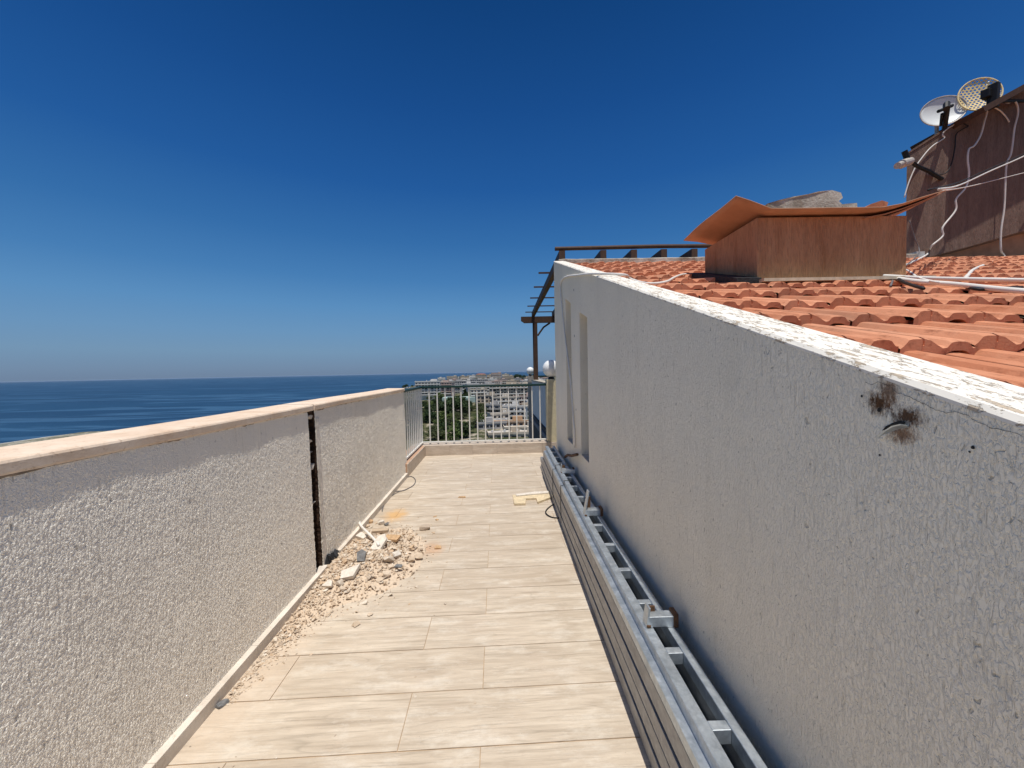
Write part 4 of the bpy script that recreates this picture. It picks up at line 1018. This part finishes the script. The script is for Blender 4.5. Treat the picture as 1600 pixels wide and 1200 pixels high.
broken_slab(565, 880, [(-.035, -.05), (.03, -.055), (.04, .03), (.0, .055), (-.04, .03)], .035, M['dark_bit'], 'dark blue-grey fragment left of the large pale slab', .2, (.9, .1))
broken_slab(547, 900, [(-.075, -.045), (.03, -.06), (.085, .05), (.0, .045), (-.07, .04)], .032, M['plaster_white'], 'pale bent plaster chunk in front of the dark fragment', .3, (.35, -.2))
broken_slab(512, 916, [(-.035, -.015), (.04, -.02), (.03, .03), (-.01, .04)], .022, M['plaster_white'], 'bright white triangular chip at the near edge of the heap', .0, (.5, .0))
broken_slab(622, 884, [(-.035, -.012), (.03, -.022), (.038, .012), (-.015, .024)], .014, M['dark_bit'], 'dark flat chip at the right front of the heap', .2, (.2, .1))
rnp = random.Random(77)
for (px, py, sz, mt, lb) in ((606, 869, .040, 'rubble', 'beige lump just right of the large pale slab'), (620, 864, .032, 'plaster_white', 'small white lump right of the beige lump in the heap'),
        (654, 869, .034, 'rubble', 'pale lump at the right edge of the heap'), (643, 873, .028, 'rubble', 'flat stone beside the pale lump at the right edge'),
        (579, 815, .030, 'tile_bit', 'brownish lump at the back of the heap by the skirting'), (595, 817, .034, 'plaster_white', 'white lump at the far edge of the heap'),
        (604, 819, .022, 'dark_bit', 'dark grey lump at the far edge of the heap'), (575, 822, .022, 'rubble', 'small beige lump near the pipe top'),
        (603, 892, .030, 'rubble', 'beige lump in front of the large slab'), (531, 905, .030, 'rubble', 'brownish flat lump near the groove end of the heap'),
        (600, 848, .030, 'plaster_white', 'white lump touching the lower end of the pipe'), (640, 841, .026, 'rubble', 'small lump at the upper right of the heap')):
    piece(px, py, (sz, sz*.8, sz*.55), M[mt], lb, seed=rnp.randint(1, 9999), rot=rnp.uniform(0, 3), tilt=(rnp.uniform(-.4, .4), rnp.uniform(-.4, .4)))
piece(664, 825, (.050, .030, .022), M['rubble'], 'beige block lying alone on the floor right of the heap', z=0, seed=5, rot=.15, npts=60)
piece(685, 855, (.032, .022, .014), M['tile_bit'], 'orange-beige chip alone on the floor right of the heap', z=0, seed=9)
piece(683, 812, (.018, .012, .008), M['tile_bit'], 'tiny brown chip on the floor beyond the beige block', z=0, seed=12)
piece(680, 807, (.022, .006, .005), M['tile_bit'], 'tiny brown sliver beside the tiny chip beyond the beige block', z=0, seed=13, rot=.6)
piece(722, 776.5, (.048, .016, .010), M['tile_bit'], 'yellow-brown wood bit lying in the middle of the floor', z=0, seed=15, rot=-.15, name='wood_bit', cat='debris')
piece(348, 1099.5, (.016, .024, .008), M['dark_bit'], 'dark oval pebble on the floor near the parapet skirting', z=0, seed=31, rot=-.5, name='pebble', cat='stone', npts=60)
# white pipe leaning out of the skirting
MB().tube(smooth_pts([floorpt(561, 811, .07), floorpt(563, 820, .085), floorpt(572, 830, .11), floorpt(583, 841, .12), floorpt(592, 852, .12)]), .0105, 12).build('conduit_stub', M['cable_white'], smooth=True, label='short white plastic pipe leaning from the skirting onto the rubble', cat='pipe')
# crumpled membrane at the foot of the groove
rn = random.Random(4); mb = MB()
for i in range(7):
    c = Vector((-1.285+rn.uniform(-.01, .03), 2.88+.045*i*.8, .055+.03*rn.random()-.012*i)); a = rn.uniform(-.4, .4)
    q = chunk(c, (.014, .05, .055), 100+i, xf=ID, rot=a, tilt=(rn.uniform(-.5, .5), rn.uniform(-.4, .4)), npts=14); mb.add(q.v, q.f)
mb.build('bitumen_membrane', M['membrane'], label='torn black waterproofing membrane at the foot of the broken groove', cat='membrane')
# floor cables
def fc(l, z=.006): return [floorpt(px, py, z) for px, py in l]
cable(fc([(636,745.5),(643,744.5),(648,748),(649,753),(645,759),(636,764),(628,767),(617,768),(608,772),(602,782),(597,797)]), .006, M['cable_grey'], 'grey cable loop on the floor by the left skirting', ID)
cable(fc([(597,799),(600,789),(606,780),(616,772),(626,767)]), .004, M['cable_grey'], 'thinner grey cable crossing the loop by the left skirting', ID)
cable([floorpt(868,787,.004), floorpt(860,791,.006), floorpt(853,798,.01), floorpt(854,803,.012), floorpt(862,808,.008), floorpt(874,809.5,.005)], .006, M['cable_black'], 'dark cable loop coming out from under the tube stack', ID)
# notched cardboard-like tile offcut
o = [floorpt(px, py) for px, py in ((801,776),(803,788),(804,790),(821,789.5),(822,782),(838,781),(840,787.5),(862,779),(862,769),(836,773),(836,770),(828,774),(806,776.5))]
mb = MB(); n = len(o); mb.add([p+Vector((0, 0, .002)) for p in o] + [p+Vector((0, 0, .022)) for p in o], [tuple(range(n, 2*n))] + [(i, (i+1) % n, n+(i+1) % n, n+i) for i in range(n)])
mb.build('notched_offcut', plain('offcut_board', (.66, .54, .36), .85, var=.25, sc=30), label='notched beige board offcut lying on the floor beside the tube stack', cat='offcut')
o = [floorpt(px, py, .023) for px, py in ((806,773.5),(836,769.5),(857,768.5),(857,771.5),(836,773),(807,776))]
mb = MB(); n = len(o); mb.add(o + [p+Vector((0, 0, .012)) for p in o], [tuple(range(n, 2*n))] + [(i, (i+1) % n, n+(i+1) % n, n+i) for i in range(n)])
mb.build('white_strip', M['plaster_white'], label='narrow white strip lying along the far edge of the notched offcut', cat='offcut')

# ------------------------------------------------------------------ town
random.seed(5)
TM = {}
def wallmat(c):
    if c not in TM: TM[c] = plain('facade_%d' % len(TM), c, .9, var=.12, sc=.25, spec=.1)
    return TM[c]
M['win'] = plain('dark_window', (.035, .04, .05), .25, var=.4, sc=.3, spec=.5)
M['roof_red'] = plain('far_red_roof', (.34, .13, .075), .85, var=.3, sc=.6)
M['roof_flat'] = plain('far_flat_roof', (.50, .46, .40), .9, var=.25, sc=.4)
CREAM, WHITE, BEIGE, ORANGE, GREY, PINK = (.60, .53, .43), (.72, .70, .66), (.52, .44, .34), (.58, .37, .22), (.42, .41, .40), (.56, .43, .37)
def xat(px, d): q = ray(px, 600); return q.x/q.y*d
def block(px, d, w_, dep, floors, col, label, roof='flat', rot=0.0, zoff=0.0, detail=2, group='apartment blocks of the town', bal=True, base=None):
    x = xat(px, d); z = terr(x, d) - 1.5 + zoff; fh = 3.1; H = floors*fh + 1.5
    t = thing('apartment_block', (x, d, z), label, 'building', group)
    c, s = math.cos(rot), math.sin(rot)
    def xf(p): return Vector((x + p[0]*c - p[1]*s, d + p[0]*s + p[1]*c, z + p[2]))
    MB(xf).box(-w_/2, w_/2, 0, dep, -8, H).build('wall', wallmat(col), t)
    nb = max(2, int(w_/3.4)); step = w_/nb
    mw = None
    for f in range(floors):
        z0 = 1.5 + f*fh
        if detail == 2:
            for k in range(nb):
                xx = -w_/2 + step*(k+.5); wd = step*random.choice((.28, .34, .40))
                if mw is None or True:
                    MB(xf).box(xx-wd, xx+wd, -.05, .4, z0+(.1 if bal and k % 2 else .9), z0+2.3).build('window', M['win'], t)
        if bal and detail:
            b = MB(xf); b.box(-w_/2+step*.1, w_/2-step*.1, -1.5, -.06, z0-.2, z0-.02); b.box(-w_/2+step*.1, w_/2-step*.1, -1.5, -1.38, z0-.02, z0+.95)
            if not (f % 3 == 2 and random.random() < .5): b.build('balcony', wallmat(WHITE if random.random() < .6 else col), t)
    if roof == 'red':
        r = MB(xf); e = .8; vs = [(-w_/2-e, -e, H), (w_/2+e, -e, H), (w_/2+e, dep+e, H), (-w_/2-e, dep+e, H), (-w_/4, dep/2, H+2.6), (w_/4, dep/2, H+2.6)]
        r.add(vs, [(0,1,5,4), (1,2,5), (2,3,4,5), (3,0,4), (3,2,1,0)]); r.build('roof', M['roof_red'], t)
    else:
        r = MB(xf); r.box(-w_/2-.3, w_/2+.3, -.3, dep+.3, H, H+.3); r.build('roof', M['roof_flat'], t)
        r = MB(xf); r.box(-w_/2-.3, w_/2+.3, -.3, 0, H+.3, H+1.2); r.box(-w_/2-.3, -w_/2, 0, dep, H+.3, H+1.2); r.build('roof_parapet', wallmat(col), t)
        r = MB(xf); a = random.uniform(-.3, .2)*w_; r.box(a, a+w_*.25, dep*.4, dep*.7, H+.3, H+3.1); r.build('stair_head', wallmat(col), t)
        if detail == 2:
            for q in range(2):
                a = random.uniform(-.4, .35)*w_; r = MB(xf); r.tube([(a, dep*.3, H+.3), (a, dep*.3, H+2.0)], .6, 8); r.build('water_tank', wallmat(WHITE), t)
    return t
near = [
 (768, 172, 12, 12, 2, GREY, 'low flat grey house at the bottom, behind the middle railing bars', 'flat', .2, -3.0),
 (795, 176, 17, 9, 1, ORANGE, 'orange-walled low house at the bottom right behind the railing', 'flat', -.1, 0),
 (815, 164, 14, 10, 2, CREAM, 'pale flat-roofed house lowest behind the railing, by the pillar', 'flat', .05, -4.5),
 (806, 212, 15, 10, 2, BEIGE, 'beige house with one dark doorway above the orange-walled house', 'flat', -.15, 0),
 (790, 245, 16, 12, 3, CREAM, 'cream stepped house in the middle right behind the railing', 'flat', .1, 0),
 (797, 300, 30, 12, 4, BEIGE, 'broad beige block with dark open floors right of centre', 'flat', -.05, 4),
 (790, 150, 13, 12, 1, BEIGE, 'lowest beige flat roof just above the bottom rail, right of the middle', 'flat', .1, -1.5),
 (822, 150, 11, 12, 1, CREAM, 'lowest cream flat roof just above the bottom rail, near the grey pillar', 'flat', -.05, -1.5),
 (781, 186, 9, 9, 2, CREAM, 'small cream house with a flat roof between the grey and orange low houses', 'flat', .3, 0),
 (803, 196, 11, 9, 3, WHITE, 'small white house directly above the orange-walled house', 'flat', -.2, 0),
 (760, 262, 13, 10, 3, BEIGE, 'beige three-storey house at the right edge of the trees', 'flat', .15, 0),
 (818, 250, 12, 10, 3, PINK, 'pinkish house low behind the railing, left of the grey pillar', 'flat', .0, 0),
 (843, 218, 13, 10, 3, WHITE, 'white house low behind the last railing bars', 'flat', .1, 0),
 (772, 225, 10, 10, 2, GREY, 'small grey house just right of the lowest trees', 'flat', -.25, 0),
 (748, 300, 12, 10, 4, CREAM, 'cream block rising out of the trees in the centre', 'flat', .2, 0),
 (752, 330, 22, 14, 5, GREY, 'tall grey-beige block in the centre behind the railing', 'flat', .25, 1),
 (735, 345, 14, 12, 5, WHITE, 'narrow white block left of the tall grey-beige one', 'flat', .1, 2),
 (668, 345, 20, 14, 5, WHITE, 'white block with stacked balconies behind the left railing bars', 'flat', .1, 6),
 (688, 400, 22, 14, 5, PINK, 'pinkish block right of the white balcony block on the left', 'flat', -.2, 4),
 (716, 460, 26, 14, 6, GREY, 'grey block with shaded balconies, left of centre below the far roofs', 'flat', .2, 0),
 (840, 330, 20, 14, 3, WHITE, 'white block partly behind the cream lamp pillar', 'flat', .0, 1),
 (826, 430, 24, 14, 4, CREAM, 'cream block left of the cream lamp pillar', 'flat', .2, 0)]
for (px, d, w_, dep, fl_, c_, lb, rf, rt_, zo) in near: block(px, d*1.33, w_*1.45, dep, fl_, c_, lb, rf, rt_, zo)
mid = []
random.seed(12)
for row, (d0, n) in enumerate(((680, 10), (790, 11), (920, 12), (1080, 13))):
    for i in range(n):
        px = 600 + 270*(i+.5)/n + random.uniform(-7, 7); d = d0 + random.uniform(-50, 50)
        if xat(px, d) < coast(d)+70: continue
        if px < 688 and row > 0: continue
        mid.append((px, d, row))
cl = {CREAM: 'cream', WHITE: 'white', BEIGE: 'beige', GREY: 'grey', PINK: 'pinkish', ORANGE: 'tan'}
for i, (px, d, row) in enumerate(mid):
    c_ = random.choice((CREAM, WHITE, BEIGE, PINK, WHITE, GREY)); red = random.random() < .12
    fl_ = random.choice((3, 4, 5, 6) if px > 690 else (2, 3)) if row < 3 else random.choice((2, 3, 4))
    block(px, d, random.uniform(18, 34), 14, fl_, c_, f'{cl[c_]} {"red-roofed" if red else "flat-roofed"} block among the crowded far hillside houses', 'red' if red else 'flat', random.uniform(-.3, .3), 0, 2 if row == 0 else 1, f'{cl[c_]} {"red-roofed" if red else "flat-roofed"} far hillside blocks')
SK = [(690, 1330, 26, 2, WHITE, 0), (706, 1330, 36, 3, CREAM, 0), (722, 1350, 30, 2, WHITE, 0), (737, 1340, 30, 3, WHITE, 0), (752, 1330, 36, 4, CREAM, 1), (766, 1340, 24, 3, BEIGE, 0), (776, 1300, 34, 5, PINK, 0), (790, 1350, 26, 3, CREAM, 0)]
for i, (px, d, w_, fl_, c_, rr) in enumerate(sorted(SK)):
    d_ = ['leftmost', 'second', 'third', 'fourth', 'fifth', 'sixth', 'seventh', 'eighth', 'ninth', 'tenth', 'eleventh'][i]
    block(px, d, w_, 14, fl_, c_, f'{cl[c_]} house on the skyline above the handrail, {d_}{" " if i == 0 else " from the left "}in its row', 'red' if rr else 'flat', random.uniform(-.2, .2), 9 + (px-640)*.05, 1, 'houses on the skyline')
x = xat(716, 400)
ph = MB(); ph.box(x-16, x+24, 392, 412, terr(x, 400)-3, terr(x, 400)+5.2)
ph.build('pale_roofed_hall', plain('pale_green_roof', (.42, .52, .48), .6, var=.15, sc=.2), label='long low hall with a pale green roof above the dark trees', cat='building')
# road and car park glimpse
for i, (px, d) in enumerate(((822, 300), (826, 310))):
    x = xat(px, d); z = terr(x, d)+1.2
    c = thing('parked_car', (x, d, z), ['white parked car on the slope right of the beige house', 'dark parked car behind the white one on the slope'][i], 'car')
    col = [M['white_metal'], M['black']][i]
    MB().prism([(x-2.1, z+.3), (x+2.1, z+.3), (x+2.15, z+.8), (x+1.3, z+.95), (x-1.9, z+1.0), (x-2.15, z+.8)], 'y', d, d+1.7).build('body', col, c, bevel=.1)
    MB().prism([(x-1.5, z+.97), (x+1.1, z+.95), (x+.6, z+1.45), (x-1.1, z+1.48)], 'y', d+.1, d+1.6).build('cabin', M['win'], c, bevel=.08)
    for a in (-1.3, 1.3): MB().prism([(x+a+.33*math.cos(k*.63), z+.33+.33*math.sin(k*.63)) for k in range(10)], 'y', d-.05, d+.2).build('wheel', M['black'], c)

# ------------------------------------------------------------------ trees
def leaf_mat(name, a, b):
    t = NT(name); c = t.mix(t.math('ADD', t.math('MULTIPLY', t.attr(), .6), t.math('MULTIPLY', t.objrnd(), .4)), a, b)
    return t.fin(c, .75, 0, .25)
LEAF = [leaf_mat('leaves_dark', (.018, .035, .012), (.045, .075, .022)), leaf_mat('leaves_olive', (.035, .050, .020), (.080, .095, .036)), leaf_mat('leaves_bright', (.05, .085, .018), (.11, .15, .04))]
M['bark'] = plain('bark', (.10, .075, .05), .95, var=.3, sc=2)
def tree(kind, seed, loc, h, w_, label, group, cone=False):
    rn = random.Random(seed); t = thing(kind, loc, label, 'tree', group); x, y, z = loc
    tk = MB(); tk.tube([(x, y, z-1), (x+.1*w_*rn.uniform(-1, 1), y, z+h*.3), (x, y, z+h*.62)], [.05*h, .035*h, .015*h], 7)
    for k in range(5):
        a = rn.uniform(0, 6.28); tk.tube([(x, y, z+h*rn.uniform(.28, .45)), (x+math.cos(a)*w_*.3, y+math.sin(a)*w_*.3, z+h*rn.uniform(.55, .8))], [.02*h, .006*h], 5)
    tk.build('trunk', M['bark'], t)
    cr = MB(); cl_ = []
    for k in range(16 if not cone else 10):
        a = rn.uniform(0, 6.28); q = rn.random()
        if cone: zz = .15+.8*k/10; rr = w_*.22*(1-zz)*rn.random()
        else: zz = rn.uniform(.38, .88); rr = w_*.36*math.sqrt(q)*(1.15-.6*abs(zz-.6)/.3)
        cl_.append((x+math.cos(a)*rr, y+math.sin(a)*rr, z+h*zz, (w_*.20*rn.uniform(.7, 1.3)) if not cone else w_*.5*(1.05-zz)))
    for (cx, cy, cz, cr_) in cl_:
        tone = rn.random()*.5
        for _ in range(70):
            v = Vector((rn.gauss(0, 1), rn.gauss(0, 1), rn.gauss(0, 1))).normalized()*cr_*(.55+.5*rn.random()); v.z *= .75
            p = Vector((cx, cy, cz))+v; s = h*.046*rn.uniform(.6, 1.3)
            u = Vector((rn.gauss(0, 1), rn.gauss(0, 1), rn.gauss(0, 1))).normalized(); w2 = u.cross(Vector((rn.gauss(0, 1), rn.gauss(0, 1), rn.gauss(0, 1)))).normalized()
            cr.add([p-u*s, p+w2*s*.7, p+u*s, p-w2*s*.7], [(0,1,2,3)], tone+rn.random()*.5)
    cr.build('crown', LEAF[0 if kind in ('pine_tree', 'cypress') else (1 if kind == 'olive_tree' else 2)], t)
    return t
protos = [tree('pine_tree', 1, (0, 0, 0), 9, 10, 'x', 'x'), tree('pine_tree', 2, (0, 0, 0), 9, 9, 'x', 'x'), tree('olive_tree', 3, (0, 0, 0), 7, 9, 'x', 'x'), tree('olive_tree', 4, (0, 0, 0), 7, 8, 'x', 'x'), tree('broadleaf_tree', 5, (0, 0, 0), 8, 8, 'x', 'x'), tree('cypress', 6, (0, 0, 0), 12, 4, 'x', 'x', True)]
LB = {'pine_tree': ('dense dark round-crowned tree on the slope behind the railing', 'dark round-crowned trees'), 'olive_tree': ('dusty olive-green tree on the slope behind the railing', 'olive-green trees'),
      'broadleaf_tree': ('bright green leafy tree on the slope behind the railing', 'bright green trees'), 'cypress': ('slim dark cypress between the houses', 'cypresses between the houses')}
used = set()
def put(pi, px, d, sc, zo=0.0):
    o = protos[pi]; x = xat(px, d)
    if pi in used: o = copy_tree(o)
    used.add(pi); o.location = (x, d, terr(x, d)-.4+zo); o.scale = (sc*random.uniform(.9, 1.15), sc*random.uniform(.9, 1.15), sc*random.uniform(.62, .80)); o.rotation_euler.z = random.uniform(0, 6.28)
    k = o.name.split('.')[0]; l, g = LB[k]; o['label'] = l; o['group'] = g
random.seed(9)
for (px, d, s) in ((692, 292, 1.5), (702, 300, 1.9), (713, 296, 1.9), (722, 300, 1.6), (706, 310, 1.9), (732, 320, 1.2), (680, 306, 1.3), (671, 300, 1.2)): put(random.choice((0, 1)), px, d, s)
for _ in range(95):
    px = random.uniform(600, 757); d = random.uniform(185, 375); put(random.choice((2, 3, 4, 2, 0)), px, d, random.uniform(.8, 1.4), -.5)
for _ in range(9): put(random.choice((2, 4, 0)), random.uniform(815, 880), random.uniform(230, 420), random.uniform(.6, 1.0))
for _ in range(55): put(random.choice((0, 1, 2, 5, 5, 4)), random.uniform(600, 880), random.uniform(400, 1150), random.uniform(.9, 1.6))
for (px, d, s) in ((797, 1180, 3.0), (806, 1200, 3.6), (815, 1180, 3.4), (824, 1200, 3.0), (790, 1190, 2.4), (832, 1180, 3.2), (842, 1190, 3.0)): put(random.choice((0, 1)), px, d, s*1.0, 1.0)

# ------------------------------------------------------------------ air
hm = bpy.data.materials.new('air'); hm.use_nodes = True; ht = hm.node_tree
for n_ in list(ht.nodes):
    if n_.type != 'OUTPUT_MATERIAL': ht.nodes.remove(n_)
pv = ht.nodes.new('ShaderNodeVolumePrincipled'); pv.inputs['Color'].default_value = (.52, .68, .90, 1); pv.inputs['Density'].default_value = 5e-6
ht.links.new(pv.outputs[0], ht.nodes['Material Output'].inputs['Volume'])
MB().box(-S-50, S+50, -3050, S*1.6+50, SEA_Z-8, 30).build('haze', hm, kind='stuff', label='thin pale air between the terrace and the sea horizon', cat='haze')

# ------------------------------------------------------------------ labels of the many: place in the gaps of the front railing
ORD = ['', 'second ', 'third ', 'fourth ', 'fifth ', 'sixth ', 'seventh ', 'eighth ', 'ninth ', 'tenth ', 'eleventh ', 'twelfth ', 'thirteenth ', 'fourteenth ', 'fifteenth ', 'sixteenth ', 'seventeenth ', 'eighteenth ', 'nineteenth ', 'twentieth ', 'twenty-first ', 'twenty-second ']
def px_of(o):
    v = Vector(o.location) - EYE; return 800 + FPX*v.dot(RT)/v.dot(F)
gaps = {}
for o in list(COL.objects):
    if o.parent or o.type != 'EMPTY' or 'group' not in o: continue
    k = o.name.split('.')[0]
    if k in LB or 'far hillside blocks' in o['group']:
        p = px_of(o); g = -1 if p < 652 else int((p-652)/12.27)
        if g > 14: g = 15
        gaps.setdefault(('tree' if k in LB else 'block', g), []).append((o.location.y, o))
NAMEK = {'pine_tree': 'dark round-crowned tree', 'olive_tree': 'dusty olive-green tree', 'broadleaf_tree': 'bright green leafy tree', 'cypress': 'slim dark cypress'}
for (kd, g), l in gaps.items():
    l.sort(key=lambda q: q[0])
    far_ = g < 0 or g == 15
    where = 'left of the front railing' if g < 0 else ('right of the front railing gaps' if g == 15 else 'in the ' + (ORD[g] or 'first ') + 'front railing gap from the left')
    for i, (_, o) in enumerate(l):
        what = NAMEK[o.name.split('.')[0]] if kd == 'tree' else o['label'].split(' block')[0] + ' far house'
        rk = ('lowest' if i == 0 else (ORD[i] if i < len(ORD) else 'highest ') + 'lowest')
        if far_ or i >= 20: o['label'] = f"{what} {'beyond the side railing and parapet end' if g < 0 else ('beyond the globe lamp pillars' if far_ else 'high ' + where)}"
        else: o['label'] = f"{what}, {rk} {'tree' if kd == 'tree' else 'house'} {where}"
        if kd == 'block': o['group'] = 'far hillside houses'
for o in list(COL.objects):
    if o.parent is None and 'label' in o and 'kind' not in o: o['kind'] = 'thing'
